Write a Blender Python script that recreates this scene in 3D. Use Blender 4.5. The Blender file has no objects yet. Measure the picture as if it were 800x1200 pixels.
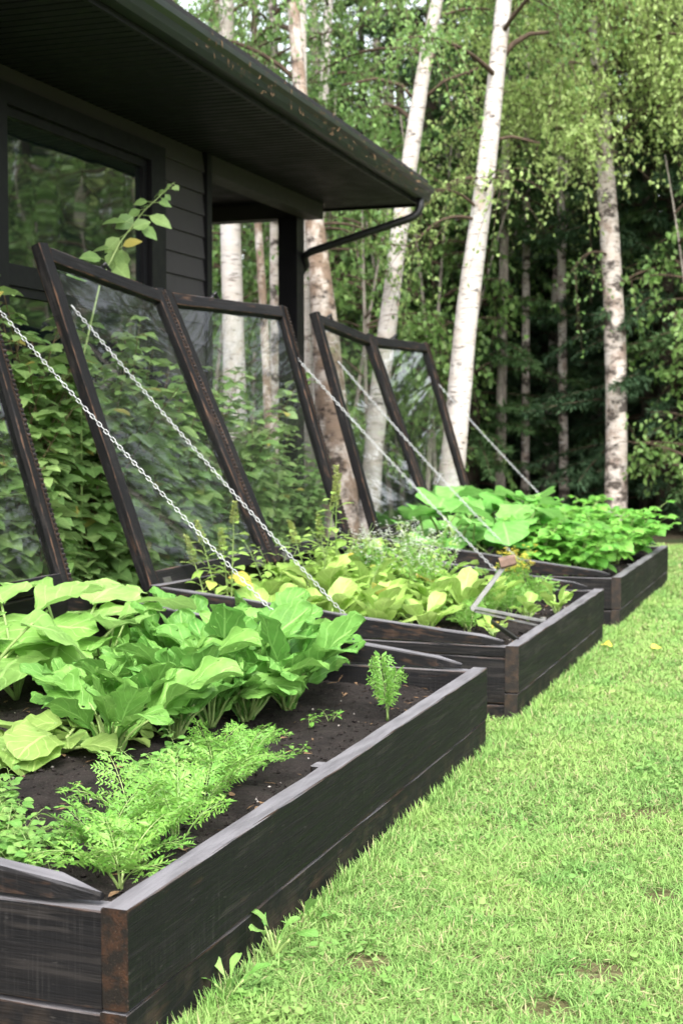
import bpy, math, random
import numpy as np
from mathutils import Vector, Matrix

RS = random.Random(11)
rng = np.random.default_rng(11)
scene = bpy.context.scene
COL = scene.collection
rad = math.radians

# ------------------------------------------------------------------ camera
FPX, YAW, PITCH, CAMZ = 1667.0, rad(19.18), rad(3.26), 1.17
cr = np.array([math.cos(YAW), math.sin(YAW), 0.0])
cf = np.array([-math.sin(YAW) * math.cos(PITCH), math.cos(YAW) * math.cos(PITCH), -math.sin(PITCH)])
cu = np.cross(cr, cf)
CAM = np.array([0, 0, CAMZ])

def at(px, py, X=None, Y=None, Z=None, d=None):
    """world point seen at a photograph pixel, on a given world plane or at a depth"""
    v = cr * ((px - 400) / FPX) - cu * ((py - 600) / FPX) + cf
    if X is not None: s = X / v[0]
    elif Y is not None: s = Y / v[1]
    elif Z is not None: s = (Z - CAMZ) / v[2]
    else: s = d
    return CAM + v * s

cam = bpy.data.cameras.new('camera')
cam.sensor_fit = 'VERTICAL'; cam.sensor_height = 36.0; cam.sensor_width = 24.0
cam.lens = 36.0 * FPX / 1200.0
cam.clip_start = 0.05; cam.clip_end = 900
cam.dof.use_dof = True; cam.dof.focus_distance = 3.6; cam.dof.aperture_fstop = 5.6
camo = bpy.data.objects.new('camera', cam); COL.objects.link(camo)
camo.location = CAM; camo.rotation_euler = (math.pi / 2 - PITCH, 0, YAW)
scene.camera = camo

# ------------------------------------------------------------------ light
SUN_EL, SUN_AZ = rad(52), rad(158)
w = bpy.data.worlds.new('World'); scene.world = w; w.use_nodes = True
nt = w.node_tree; nt.nodes.clear()
sky = nt.nodes.new('ShaderNodeTexSky'); sky.sky_type = 'NISHITA'; sky.sun_disc = False
sky.sun_elevation = SUN_EL; sky.sun_rotation = SUN_AZ
sky.air_density = 1.2; sky.dust_density = 4.0
hs = nt.nodes.new('ShaderNodeHueSaturation'); hs.inputs['Saturation'].default_value = 0.3; hs.inputs['Value'].default_value = 4.1
bg = nt.nodes.new('ShaderNodeBackground'); bg.inputs['Strength'].default_value = 0.15
wo = nt.nodes.new('ShaderNodeOutputWorld')
nt.links.new(sky.outputs[0], hs.inputs['Color']); nt.links.new(hs.outputs[0], bg.inputs[0]); nt.links.new(bg.outputs[0], wo.inputs[0])
sl = bpy.data.lights.new('sun', 'SUN'); sl.energy = 3.4; sl.angle = rad(40); sl.color = (1.0, 0.98, 0.94)
so = bpy.data.objects.new('sun', sl); COL.objects.link(so); so.location = (8, -6, 20)
S = Vector((math.sin(SUN_AZ) * math.cos(SUN_EL), math.cos(SUN_AZ) * math.cos(SUN_EL), math.sin(SUN_EL)))
so.rotation_euler = S.to_track_quat('Z', 'Y').to_euler()
scene.view_settings.view_transform = 'Standard'; scene.view_settings.look = 'None'; scene.view_settings.exposure = 0
scene.cycles.max_bounces = 7; scene.cycles.transparent_max_bounces = 16
scene.cycles.sample_clamp_indirect = 6

# ------------------------------------------------------------------ objects
def tag(o, label=None, cat=None, group=None, kind=None):
    if label: o['label'] = label
    if cat: o['category'] = cat
    if group: o['group'] = group
    if kind: o['kind'] = kind
    return o

def empty(name, loc, label=None, cat=None, group=None, rz=0, scale=1, kind=None):
    o = bpy.data.objects.new(name, None); COL.objects.link(o)
    o.empty_display_size = 0.1
    o.location = loc; o.rotation_euler = (0, 0, rz); o.scale = (scale,) * 3
    return tag(o, label, cat, group, kind)

def dup(root, loc, rz, scale, label=None, group=None):
    r = root.copy(); COL.objects.link(r)
    r.location = loc; r.rotation_euler = (0, 0, rz); r.scale = (scale,) * 3 if not isinstance(scale, tuple) else scale
    if label: r['label'] = label
    if group: r['group'] = group
    for ch in list(root.children):
        c = ch.copy(); COL.objects.link(c); c.parent = r
        for gch in ch.children:
            d = gch.copy(); COL.objects.link(d); d.parent = c
    return r

class MB:
    """collects vertices, faces and per vertex vectors of one mesh"""
    def __init__(self):
        self.v = []; self.f = []; self.n = 0; self.a = {}
    def add(self, v, faces, mi=0, **attrs):
        v = np.asarray(v, float).reshape(-1, 3)
        for f in faces:
            f = np.asarray(f, int)
            if f.ndim == 1: f = f[None]
            if len(f): self.f.append((f + self.n, mi))
        for k, val in attrs.items():
            val = np.broadcast_to(np.asarray(val, float), v.shape)
            self.a.setdefault(k, []).append((self.n, val))
        self.v.append(v); self.n += len(v)
    def build(self, name, mats, parent=None, smooth=False, link=True):
        me = bpy.data.meshes.new(name)
        if not isinstance(mats, (list, tuple)): mats = [mats]
        for m in mats: me.materials.append(m)
        v = np.concatenate(self.v)
        loops = np.concatenate([f.ravel() for f, _ in self.f])
        tot = np.concatenate([np.full(len(f), f.shape[1]) for f, _ in self.f])
        mi = np.concatenate([np.full(len(f), m) for f, m in self.f])
        me.vertices.add(len(v)); me.vertices.foreach_set('co', v.ravel().astype(np.float32))
        me.loops.add(len(loops)); me.loops.foreach_set('vertex_index', loops.astype(np.int32))
        me.polygons.add(len(tot))
        me.polygons.foreach_set('loop_start', np.concatenate([[0], np.cumsum(tot)[:-1]]).astype(np.int32))
        me.polygons.foreach_set('material_index', mi.astype(np.int32))
        me.polygons.foreach_set('use_smooth', np.full(len(tot), smooth))
        for k, parts in self.a.items():
            full = np.zeros_like(v)
            for st, val in parts: full[st:st + len(val)] = val
            at_ = me.attributes.new(k, 'FLOAT_VECTOR', 'POINT')
            at_.data.foreach_set('vector', full.ravel().astype(np.float32))
        me.update(calc_edges=True); me.validate()
        o = bpy.data.objects.new(name, me)
        if link: COL.objects.link(o)
        if parent is not None: o.parent = parent
        return o

def norm(a):
    a = np.asarray(a, float)
    return a / np.maximum(np.linalg.norm(a, axis=-1, keepdims=True), 1e-9)

def bar(mb, p0, p1, wd, ht, up=(0, 0, 1), seg=None, noise=0.0007, ch=0.003, mi=0, emi=None, h1=None):
    """chamfered timber from p0 to p1; wd sideways, ht along up; h1 = other height at the far end"""
    p0 = np.asarray(p0, float); p1 = np.asarray(p1, float)
    L = np.linalg.norm(p1 - p0); a = (p1 - p0) / L
    s = norm(np.cross(a, up)); u = np.cross(s, a)
    if seg is None: seg = max(2, int(L / 0.12))
    r = RS.random()
    vs = []; gr = []
    c0 = ch
    for i in range(seg + 1):
        t = i / seg
        h = ht if h1 is None else ht + (h1 - ht) * t
        x, y = wd / 2, h / 2
        c = min(c0, x * .4, y * .4)
        off = 0 if h1 is None else (h - ht) / 2
        sec = [(-x + c, -y), (x - c, -y), (x, -y + c), (x, y - c), (x - c, y), (-x + c, y), (-x, y - c), (-x, -y + c)]
        for (q, z) in sec:
            n1, n2 = RS.gauss(0, noise), RS.gauss(0, noise)
            vs.append(p0 + a * (L * t) + s * (q + n1) + u * (z + n2 + off)); gr.append((L * t + r * 37, q, z))
    F = []
    for i in range(seg):
        for k in range(8):
            F.append((i * 8 + k, i * 8 + (k + 1) % 8, (i + 1) * 8 + (k + 1) % 8, (i + 1) * 8 + k))
    emi = mi if emi is None else emi
    n0 = mb.n
    mb.add(vs, [np.array(F)[:, ::-1]], mi, gr=gr, hs=(wd / 2, ht / 2, r))
    mb.f.append((np.array([list(range(8))]) + n0, emi))
    mb.f.append((np.array([[seg * 8 + k for k in range(7, -1, -1)]]) + n0, emi))

def tube(mb, pts, radii, sides=6, mi=0, cap=True, r=None):
    pts = np.asarray(pts, float); n = len(pts)
    radii = np.broadcast_to(np.asarray(radii, float), (n,))
    tan = norm(np.gradient(pts, axis=0))
    ref = np.array([0.0, 0, 1]) if abs(tan[0][2]) < .9 else np.array([1.0, 0, 0])
    vs = []; gr = []; s = norm(np.cross(tan[0], ref)); al = 0
    r = RS.random() if r is None else r
    for i in range(n):
        s = norm(s - tan[i] * np.dot(s, tan[i])); u = np.cross(tan[i], s)
        if i: al += np.linalg.norm(pts[i] - pts[i - 1])
        for k in range(sides):
            th = 2 * math.pi * k / sides
            vs.append(pts[i] + (s * math.cos(th) + u * math.sin(th)) * radii[i]); gr.append((al, k / sides, r))
    F = [(i * sides + k, i * sides + (k + 1) % sides, (i + 1) * sides + (k + 1) % sides, (i + 1) * sides + k)
         for i in range(n - 1) for k in range(sides)]
    fs = [np.array(F)]
    n0 = mb.n
    mb.add(vs, fs, mi, gr=gr, leafuv=(0.5, .5, r))
    if cap:
        mb.f.append((np.array([list(range(sides))[::-1]]) + n0, mi))
        mb.f.append((np.array([[(n - 1) * sides + k for k in range(sides)]]) + n0, mi))

def box(mb, lo, hi, mi=0):
    x0, y0, z0 = lo; x1, y1, z1 = hi
    v = [(x0, y0, z0), (x1, y0, z0), (x1, y1, z0), (x0, y1, z0), (x0, y0, z1), (x1, y0, z1), (x1, y1, z1), (x0, y1, z1)]
    mb.add(v, [[(0, 3, 2, 1), (4, 5, 6, 7), (0, 1, 5, 4), (1, 2, 6, 5), (2, 3, 7, 6), (3, 0, 4, 7)]], mi)

# ------------------------------------------------------------------ materials
class G:
    def __init__(self, name):
        self.m = bpy.data.materials.new(name); self.m.use_nodes = True
        self.t = self.m.node_tree; self.t.nodes.clear()
        self.out = self.t.nodes.new('ShaderNodeOutputMaterial')
    def n(self, typ, ins=None, **props):
        nd = self.t.nodes.new('ShaderNode' + typ)
        for k, v in props.items(): setattr(nd, k, v)
        for k, v in (ins or {}).items():
            s = nd.inputs[k]
            if hasattr(v, 'is_linked') or isinstance(v, bpy.types.NodeSocket): self.t.links.new(v, s)
            else: s.default_value = v
        return nd
    def mix(self, f, a, b, blend='MIX'):
        c = lambda x: x if isinstance(x, bpy.types.NodeSocket) else (*x, 1) if len(x) == 3 else x
        nd = self.n('Mix', {0: f, 6: c(a), 7: c(b)}, data_type='RGBA', blend_type=blend)
        return nd.outputs[2]
    def math(self, op, a, b=0.0, c=0.0):
        return self.n('Math', {0: a, 1: b, 2: c}, operation=op).outputs[0]
    def rng(self, v, a, b, lo=0.0, hi=1.0):
        return self.n('MapRange', {0: v, 1: a, 2: b, 3: lo, 4: hi}).outputs[0]
    def noise(self, vec, scale=5, detail=3, rough=.55, out=0):
        return self.n('TexNoise', {'Vector': vec, 'Scale': scale, 'Detail': detail, 'Roughness': rough}).outputs[out]
    def mapping(self, vec, sc=(1, 1, 1), loc=(0, 0, 0)):
        return self.n('Mapping', {'Vector': vec, 'Scale': sc, 'Location': loc}).outputs[0]
    def attr(self, name):
        return self.n('Attribute', attribute_name=name).outputs['Vector']
    def sep(self, v):
        return self.n('SeparateXYZ', {0: v}).outputs
    def obj(self):
        return self.n('TexCoord').outputs['Object']
    def bump(self, h, st=.3, dist=.01):
        return self.n('Bump', {'Height': h, 'Strength': st, 'Distance': dist}).outputs[0]
    def pbr(self, col, rough=.6, spec=.5, metal=0, normal=None, **kw):
        ins = {'Base Color': col if isinstance(col, bpy.types.NodeSocket) else (*col, 1), 'Roughness': rough, 'Specular IOR Level': spec, 'Metallic': metal}
        if normal is not None: ins['Normal'] = normal
        ins.update(kw)
        return self.n('BsdfPrincipled', ins).outputs[0]
    def done(self, sh, disp=None):
        self.t.links.new(sh, self.out.inputs[0]); return self.m

def mat_wood(name, black=(.0060, .0060, .0068), brown=(.0098, .0088, .0088), worn=(.075, .042, .026), wear=.32, top=.16, end=False):
    g = G(name); gr = g.attr('gr'); hsz = g.attr('hs'); x, y, z = g.sep(gr); hx, hz, r = g.sep(hsz)
    base = g.n('CombineXYZ', {0: x, 1: g.math('ADD', y, g.math('MULTIPLY', r, 9.0)), 2: z}).outputs[0]
    grain = g.noise(g.mapping(base, (2.2, 46, 46)), 1.6, 5, .6)
    fine = g.noise(g.mapping(base, (9, 260, 260)), 1.3, 2, .5)
    lines = g.noise(g.mapping(base, (3.5, 120, 120)), 1.3, 3, .6)
    saw = g.noise(g.mapping(base, (190, 5, 5)), 1.0, 2, .5)
    big = g.noise(g.mapping(base, (1.4, 5, 5)), 1.5, 3, .6)
    rings = g.n('TexWave', {'Vector': g.mapping(base, (.9, 11, 11)), 'Scale': 2.6, 'Distortion': 6.5, 'Detail': 2.0, 'Detail Scale': 1.4}, wave_type='BANDS', bands_direction='Y').outputs[1]
    col = g.mix(g.rng(grain, .42, .7, 0, .6), black, (.0125, .0110, .0105))
    col = g.mix(g.rng(g.math('MULTIPLY', rings, big), .44, .60, 0, .8), col, (.022, .0195, .0185))
    col = g.mix(g.math('MULTIPLY', g.rng(saw, .52, .68), g.rng(big, .48, .66, 0, .5)), col, (.030, .028, .027))
    col = g.mix(g.rng(lines, .60, .66, 0, .5), col, (.017, .016, .016))
    col = g.mix(g.rng(lines, .42, .34, 0, .45), col, (.001, .001, .0012))
    # knots and rubbed places
    col = g.mix(g.rng(g.noise(g.mapping(base, (30, 110, 110)), 1.0, 2), .68, .74, 0, .6), col, (.04, .037, .035))
    col = g.mix(g.rng(g.noise(g.mapping(base, (3.5, 16, 16)), 1.1, 3, .65), .63, .75, 0, wear), col, worn)
    # rubbed edges
    ey = g.math('SUBTRACT', hx, g.math('ABSOLUTE', y)); ez = g.math('SUBTRACT', hz, g.math('ABSOLUTE', z))
    e = g.math('ADD', g.math('MAXIMUM', ey, ez), g.math('MULTIPLY', g.math('SUBTRACT', g.noise(g.mapping(base, (14, 60, 60)), 1, 3), .5), .014))
    col = g.mix(g.rng(e, .004, .001, 0, min(1, wear + .2)), col, worn)
    # weather-faded tops, with grey sky sheen also painted into the colour
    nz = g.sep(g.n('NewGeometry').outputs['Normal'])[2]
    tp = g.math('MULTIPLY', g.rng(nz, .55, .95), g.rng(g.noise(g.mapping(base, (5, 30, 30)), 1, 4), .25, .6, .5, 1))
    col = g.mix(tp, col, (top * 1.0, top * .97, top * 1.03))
    hgt = g.math('ADD', g.math('ADD', g.math('MULTIPLY', grain, .7), g.math('MULTIPLY', fine, .4)), g.math('MULTIPLY', saw, .2))
    # splashed dirt near the ground
    wz = g.sep(g.n('NewGeometry').outputs['Position'])[2]
    dirt = g.math('MULTIPLY', g.rng(wz, .13, .0), g.rng(g.noise(g.obj(), 14, 5, .65), .45, .7, 0, .6))
    col = g.mix(dirt, col, (.07, .05, .036))
    return g.done(g.pbr(col, g.rng(grain, .3, .7, .55, .82), .16, normal=g.bump(hgt, .7, .004)))

def mat_end(name, a=(.012, .009, .008), b=(.10, .042, .016)):
    g = G(name); gr = g.attr('gr'); x, y, z = g.sep(gr)
    p = g.obj()
    n1 = g.noise(p, 20, 5, .6); n2 = g.noise(p, 180, 3, .6)
    zz = g.sep(g.n('NewGeometry').outputs['Position'])[2]
    col = g.mix(g.math('MULTIPLY', g.rng(n1, .46, .66), g.rng(n2, .25, .5)), a, b)
    spk = g.rng(g.noise(p, 300, 2), .66, .70, 0, .6)
    col = g.mix(spk, col, (.16, .11, .08))
    return g.done(g.pbr(col, .55, .4, normal=g.bump(n2, .4, .003)))

def mat_leaf(name, a, b, vein=.35, nv=9, trans=.32, rough=.42, spec=.35, yellow=None, dark=None, bumpy=.3, slope=1.0, holes=0):
    g = G(name); u, v, r = g.sep(g.attr('leafuv'))
    r = g.math('FRACT', r)
    p = g.obj()
    oi = g.n('ObjectInfo').outputs['Random']
    col = g.mix(r, a, b)
    col = g.mix(g.rng(oi, 0, 1, 0, .5), col, tuple(c * f for c, f in zip(a, (.8, .92, 1.0))))
    col = g.mix(g.rng(g.noise(p, 16, 4, .6), .38, .68, 0, .55), col, dark or tuple(c * .55 for c in a))
    au = g.math('ABSOLUTE', u)
    if vein:
        mid = g.rng(au, .035, .075, 1, 0)
        fr = g.math('FRACT', g.math('SUBTRACT', g.math('MULTIPLY', v, nv), g.math('MULTIPLY', au, slope * 2)))
        sv = g.math('MULTIPLY', g.rng(g.math('ABSOLUTE', g.math('SUBTRACT', fr, .5)), .035, .095, 1, 0), .6)
        vv = g.math('MAXIMUM', mid, sv)
        lc = tuple(min(1, c * 1.5 + .06) for c in b)
        col = g.mix(g.math('MULTIPLY', vv, vein), col, lc)
        hgt = g.math('ADD', g.math('MULTIPLY', vv, -1.0), g.noise(p, 60, 3))
    else:
        hgt = g.noise(p, 60, 2)
    if yellow:
        col = g.mix(g.rng(r, .972, .985), col, yellow)
    nrm = g.bump(hgt, bumpy, .004)
    s1 = g.pbr(col, rough, spec, normal=nrm)
    tcol = g.mix(.5, col, tuple(min(1, c * 1.25) for c in b))
    s2 = g.n('BsdfTranslucent', {'Color': tcol, 'Normal': nrm}).outputs[0]
    sh = g.n('MixShader', {0: trans, 1: s1, 2: s2}).outputs[0]
    if holes:                                              # nibbled by insects
        hm = g.math('GREATER_THAN', g.noise(p, 42, 2, .5), holes)
        sh = g.n('MixShader', {0: hm, 1: sh, 2: g.n('BsdfTransparent').outputs[0]}).outputs[0]
    return g.done(sh)

def mat_birch(name, light=(.52, .49, .465), brown=(.42, .32, .25), peel=.1, dark=.55):
    g = G(name); p = g.obj()
    lent = g.noise(g.mapping(p, (7, 7, 75)), 1.0, 3, .6)
    lmask = g.noise(g.mapping(p, (9, 9, 14)), 1.0, 2, .5)
    sc = g.noise(g.mapping(p, (4, 4, 6)), 1.0, 4, .65)
    pl = g.noise(g.mapping(p, (5, 5, 3.5)), 1.2, 5, .6)
    col = g.mix(g.rng(g.noise(g.mapping(p, (3, 3, 10)), 1, 4), .35, .7, 0, .7), light, tuple(c * f for c, f in zip(light, (.78, .70, .62))))
    col = g.mix(g.rng(pl, .62 - peel * .35, .72 - peel * .3, 0, .85), col, brown)
    col = g.mix(g.math('MULTIPLY', g.rng(lent, .54, .62), g.rng(lmask, .45, .56, 0, .95)), col, (.07, .05, .04))
    col = g.mix(g.rng(sc, .74 - dark * .22, .8 - dark * .2, 0, .9), col, (.035, .026, .022))
    # black fissured foot
    wz = g.sep(g.n('NewGeometry').outputs['Position'])[2]
    ft = g.math('MULTIPLY', g.rng(wz, 1.3, .1), g.rng(sc, .42, .58, 0, .8))
    col = g.mix(ft, col, (.05, .038, .03))
    return g.done(g.pbr(col, .75, .2, normal=g.bump(g.math('ADD', lent, sc), .4, .02)))

def mat_bark(name, a=(.035, .028, .022), b=(.10, .08, .065)):
    g = G(name); p = g.obj()
    n1 = g.noise(g.mapping(p, (16, 16, 5)), 1.2, 5, .65)
    return g.done(g.pbr(g.mix(g.rng(n1, .35, .7), a, b), .9, .15, normal=g.bump(n1, .6, .02)))

def mat_plain(name, col, rough=.5, spec=.5, metal=0, var=.25, sc=8, bump=0):
    g = G(name); p = g.obj(); n1 = g.noise(p, sc, 5, .6)
    c = g.mix(g.rng(n1, .3, .7), tuple(x * (1 - var) for x in col), tuple(min(1, x * (1 + var)) for x in col))
    nr = g.bump(n1, bump, .01) if bump else None
    return g.done(g.pbr(c, g.rng(n1, .3, .7, max(.02, rough - .08), min(1, rough + .1)), spec, metal, normal=nr))

def mat_glass(name):
    g = G(name); p = g.obj()
    fr = g.n('Fresnel', {'IOR': 1.42}).outputs[0]
    n1 = g.noise(p, 7, 4, .6); n2 = g.noise(p, 55, 3, .6)
    tr = g.n('BsdfTransparent', {'Color': (.90, .94, .92, 1)}).outputs[0]
    wob = g.bump(g.noise(p, 1.6, 2), .003, .1)
    gl = g.n('BsdfAnisotropic' if False else 'BsdfGlossy', {'Color': (1, 1, 1, 1), 'Roughness': .015, 'Normal': wob}).outputs[0]
    s = g.n('MixShader', {0: g.math('MULTIPLY', fr, 1.0), 1: tr, 2: gl}).outputs[0]
    df = g.n('BsdfDiffuse', {'Color': (.62, .66, .64, 1)}).outputs[0]
    film = g.math('ADD', g.rng(n1, .35, .8, .004, .012), g.rng(n2, .68, .76, 0, .09))
    return g.done(g.n('MixShader', {0: film, 1: s, 2: df}).outputs[0])

def mat_window(name):
    g = G(name)
    wob = g.bump(g.noise(g.obj(), 1.1, 2), .06, .1)
    return g.done(g.pbr((.006, .010, .010), .03, .5, normal=wob, IOR=2.6))

def mat_soil(name):
    g = G(name); p = g.obj()
    n1 = g.noise(p, 9, 6, .7); n2 = g.noise(p, 95, 4, .7); n3 = g.noise(p, 260, 2, .6)
    col = g.mix(g.rng(n1, .3, .7), (.009, .0072, .0066), (.034, .027, .024))
    col = g.mix(g.rng(n2, .6, .72, 0, .6), col, (.095, .08, .072))
    col = g.mix(g.rng(n3, .70, .74, 0, .8), col, (.26, .22, .19))
    return g.done(g.pbr(col, .92, .2, normal=g.bump(g.math('ADD', n2, g.math('MULTIPLY', n3, .6)), 1.0, .012)))

def mat_ground(name):
    g = G(name); p = g.obj()
    n1 = g.noise(p, 1.3, 5, .6); n2 = g.noise(p, 38, 5, .7); n3 = g.noise(p, 160, 3, .6)
    col = g.mix(g.rng(n2, .3, .65), (.05, .05, .02), (.13, .12, .055))
    col = g.mix(g.math('MULTIPLY', g.rng(n1, .5, .66), g.rng(n2, .4, .6, 0, .8)), col, (.17, .125, .08))
    col = g.mix(g.rng(n3, .6, .75, 0, .5), col, (.26, .22, .13))
    return g.done(g.pbr(col, .95, .1, normal=g.bump(n2, .8, .02)))

def mat_floor(name):
    g = G(name); p = g.obj()
    n1 = g.noise(p, 2.2, 5, .65); n2 = g.noise(p, 26, 5, .7)
    col = g.mix(g.rng(n2, .35, .65), (.018, .015, .010), (.06, .048, .03))
    col = g.mix(g.rng(n1, .5, .62, 0, .8), col, (.025, .045, .014))
    return g.done(g.pbr(col, .95, .1, normal=g.bump(n2, .8, .03)))

def mat_grass(name, a, b, c):
    g = G(name); u, v, r = g.sep(g.attr('leafuv')); pos = g.n('NewGeometry').outputs['Position']
    col = g.mix(r, a, b)
    col = g.mix(g.rng(g.noise(pos, 1.6, 4, .6), .42, .62, 0, .5), col, (.34, .48, .14))
    col = g.mix(g.rng(g.noise(pos, 5.5, 3, .6), .55, .7, 0, .45), col, (.19, .40, .075))
    col = g.mix(g.rng(g.noise(pos, 2.7, 5, .65), .52, .64, 0, .5), col, (.12, .29, .075))
    col = g.mix(g.rng(r, .90, .93, 0, .9), col, c)
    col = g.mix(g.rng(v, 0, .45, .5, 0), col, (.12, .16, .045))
    s1 = g.pbr(col, .6, .12); s2 = g.n('BsdfTranslucent', {'Color': col}).outputs[0]
    return g.done(g.n('MixShader', {0: .35, 1: s1, 2: s2}).outputs[0])

M = {}
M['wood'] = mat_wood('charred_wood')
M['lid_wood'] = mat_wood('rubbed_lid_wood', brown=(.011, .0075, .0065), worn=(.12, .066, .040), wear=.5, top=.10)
M['end'] = mat_end('dark_end_grain', b=(.045, .026, .016))
M['end_rust'] = mat_end('rusty_end_grain', a=(.005, .0032, .0026), b=(.042, .0165, .007))
M['soil'] = mat_soil('garden_soil')
M['lawn'] = mat_ground('lawn_ground'); M['floor'] = mat_floor('forest_litter')
M['grass'] = mat_grass('grass_blades', (.15, .305, .072), (.33, .495, .16), (.40, .36, .20))
M['glass'] = mat_glass('old_glass'); M['window'] = mat_window('window_glass')
M['chain'] = mat_plain('zinc_chain', (.42, .43, .43), .5, .5, .5, .1, 60)
M['old_steel'] = mat_plain('dull_hinge_steel', (.10, .095, .09), .5, .5, .6, .3, 40)
M['steel'] = mat_plain('galvanised_steel', (.24, .24, .23), .5, .5, .6, .2, 30)
M['black'] = mat_plain('black_metal', (.012, .012, .013), .4, .5, 0, .2, 20)
M['siding'] = mat_plain('taupe_siding', (.050, .046, .047), .62, .3, 0, .15, 12)
M['trim'] = mat_plain('black_trim', (.0060, .0058, .0072), .5, .3, 0, .2, 10)
M['soffit'] = mat_plain('dark_soffit', (.0066, .0068, .0092), .55, .3, 0, .2, 6)
def mat_gutter():
    g = G('dirty_gutter'); p = g.obj()
    st = g.noise(g.mapping(p, (40, 26, 3)), 1, 4, .65); cl = g.noise(p, 1.3, 3, .6)
    col = g.mix(g.rng(g.noise(p, 9, 4), .35, .7), (.0085, .0125, .012), (.014, .020, .018))
    yy = g.sep(p)[1]
    amt = g.math('MULTIPLY', g.rng(st, .58, .66), g.math('MULTIPLY', g.rng(cl, .35, .6), g.rng(yy, 5.5, 10, .25, .9)))
    col = g.mix(amt, col, (.13, .08, .048))
    return g.done(g.pbr(col, .38, .5))
M['gutter'] = mat_gutter()
M['roof'] = mat_plain('dark_shingles', (.03, .03, .03), .9, .2, 0, .3, 30, .5)
M['birch'] = mat_birch('birch_bark'); M['birch_old'] = mat_birch('peeling_birch_bark', (.58, .52, .47), (.20, .13, .085), .55, .9)
M['birch_mottled'] = mat_birch('mottled_birch_bark', (.54, .49, .455), (.26, .19, .155), .35, 1.1)
M['twig'] = mat_bark('twig_bark', (.05, .035, .025), (.12, .085, .06)); M['spruce_bark'] = mat_bark('spruce_bark')
M['greytrunk'] = mat_bark('grey_trunk_bark', (.16, .14, .12), (.42, .37, .32))
M['birch_leaf'] = mat_leaf('birch_leaves', (.105, .215, .05), (.26, .405, .12), 0, trans=.36)
M['birch_leaf_pale'] = mat_leaf('pale_birch_leaves', (.25, .37, .095), (.47, .58, .215), 0, trans=.36)
M['birch_leaf_dim'] = mat_leaf('shaded_leaves', (.09, .18, .045), (.19, .30, .085), 0, trans=.3)
M['needle'] = mat_leaf('spruce_needles', (.042, .088, .044), (.09, .15, .068), 0, trans=.1, spec=.15, rough=.6)
M['needle_new'] = mat_leaf('greener_needles', (.06, .12, .042), (.12, .195, .07), 0, trans=.15, spec=.15, rough=.6)
M['far'] = mat_leaf('far_leaves', (.075, .14, .06), (.16, .26, .095), 0, trans=.25)
M['rasp'] = mat_leaf('raspberry_leaves', (.18, .33, .09), (.39, .53, .19), .3, 8, trans=.34, yellow=(.42, .36, .09))
M['turnip'] = mat_leaf('turnip_leaves', (.10, .275, .045), (.24, .455, .10), .5, 7, trans=.34, rough=.5, spec=.28, holes=.70, bumpy=.6)
M['squash'] = mat_leaf('squash_leaves', (.20, .41, .075), (.36, .57, .17), .4, 5, trans=.36, rough=.5, bumpy=.6)
M['squash_old'] = mat_leaf('ageing_squash_leaves', (.22, .37, .08), (.36, .47, .14), .4, 5, trans=.34, rough=.55, yellow=(.55, .40, .07))
M['carrot'] = mat_leaf('carrot_leaves', (.145, .345, .052), (.29, .51, .105), 0, trans=.36)
M['mint'] = mat_leaf('herb_leaves', (.13, .31, .06), (.30, .47, .13), .25, 6, trans=.34)
M['lettuce'] = mat_leaf('lettuce_leaves', (.25, .43, .07), (.46, .61, .18), .35, 6, trans=.36, yellow=(.55, .45, .08))
M['bean'] = mat_leaf('bean_leaves', (.11, .34, .045), (.25, .50, .09), .3, 6, trans=.36)
M['squash_far'] = mat_leaf('green_squash_leaves', (.13, .38, .06), (.27, .53, .14), .35, 5, trans=.36)
M['stem'] = mat_leaf('pale_stems', (.24, .36, .10), (.38, .48, .18), 0, trans=.15)
M['cane'] = mat_plain('brown_canes', (.13, .09, .045), .7, .3, 0, .3, 12)
M['white_petal'] = mat_leaf('white_petals', (.75, .75, .68), (.85, .85, .8), 0, trans=.3, dark=(.7, .68, .6))
M['yellow_petal'] = mat_leaf('yellow_petals', (.72, .62, .08), (.85, .76, .16), 0, trans=.3, dark=(.7, .5, .05))
M['spike'] = mat_leaf('seed_spikes', (.36, .42, .13), (.46, .50, .18), 0, trans=.2)
M['pale_wood'] = mat_plain('worn_handle_wood', (.15, .095, .07), .7, .3, 0, .3, 30)
M['litter'] = mat_plain('dry_litter', (.19, .12, .07), .9, .1, 0, .4, 200)
M['stone'] = mat_plain('small_stones', (.30, .27, .25), .85, .2, 0, .4, 60)

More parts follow.
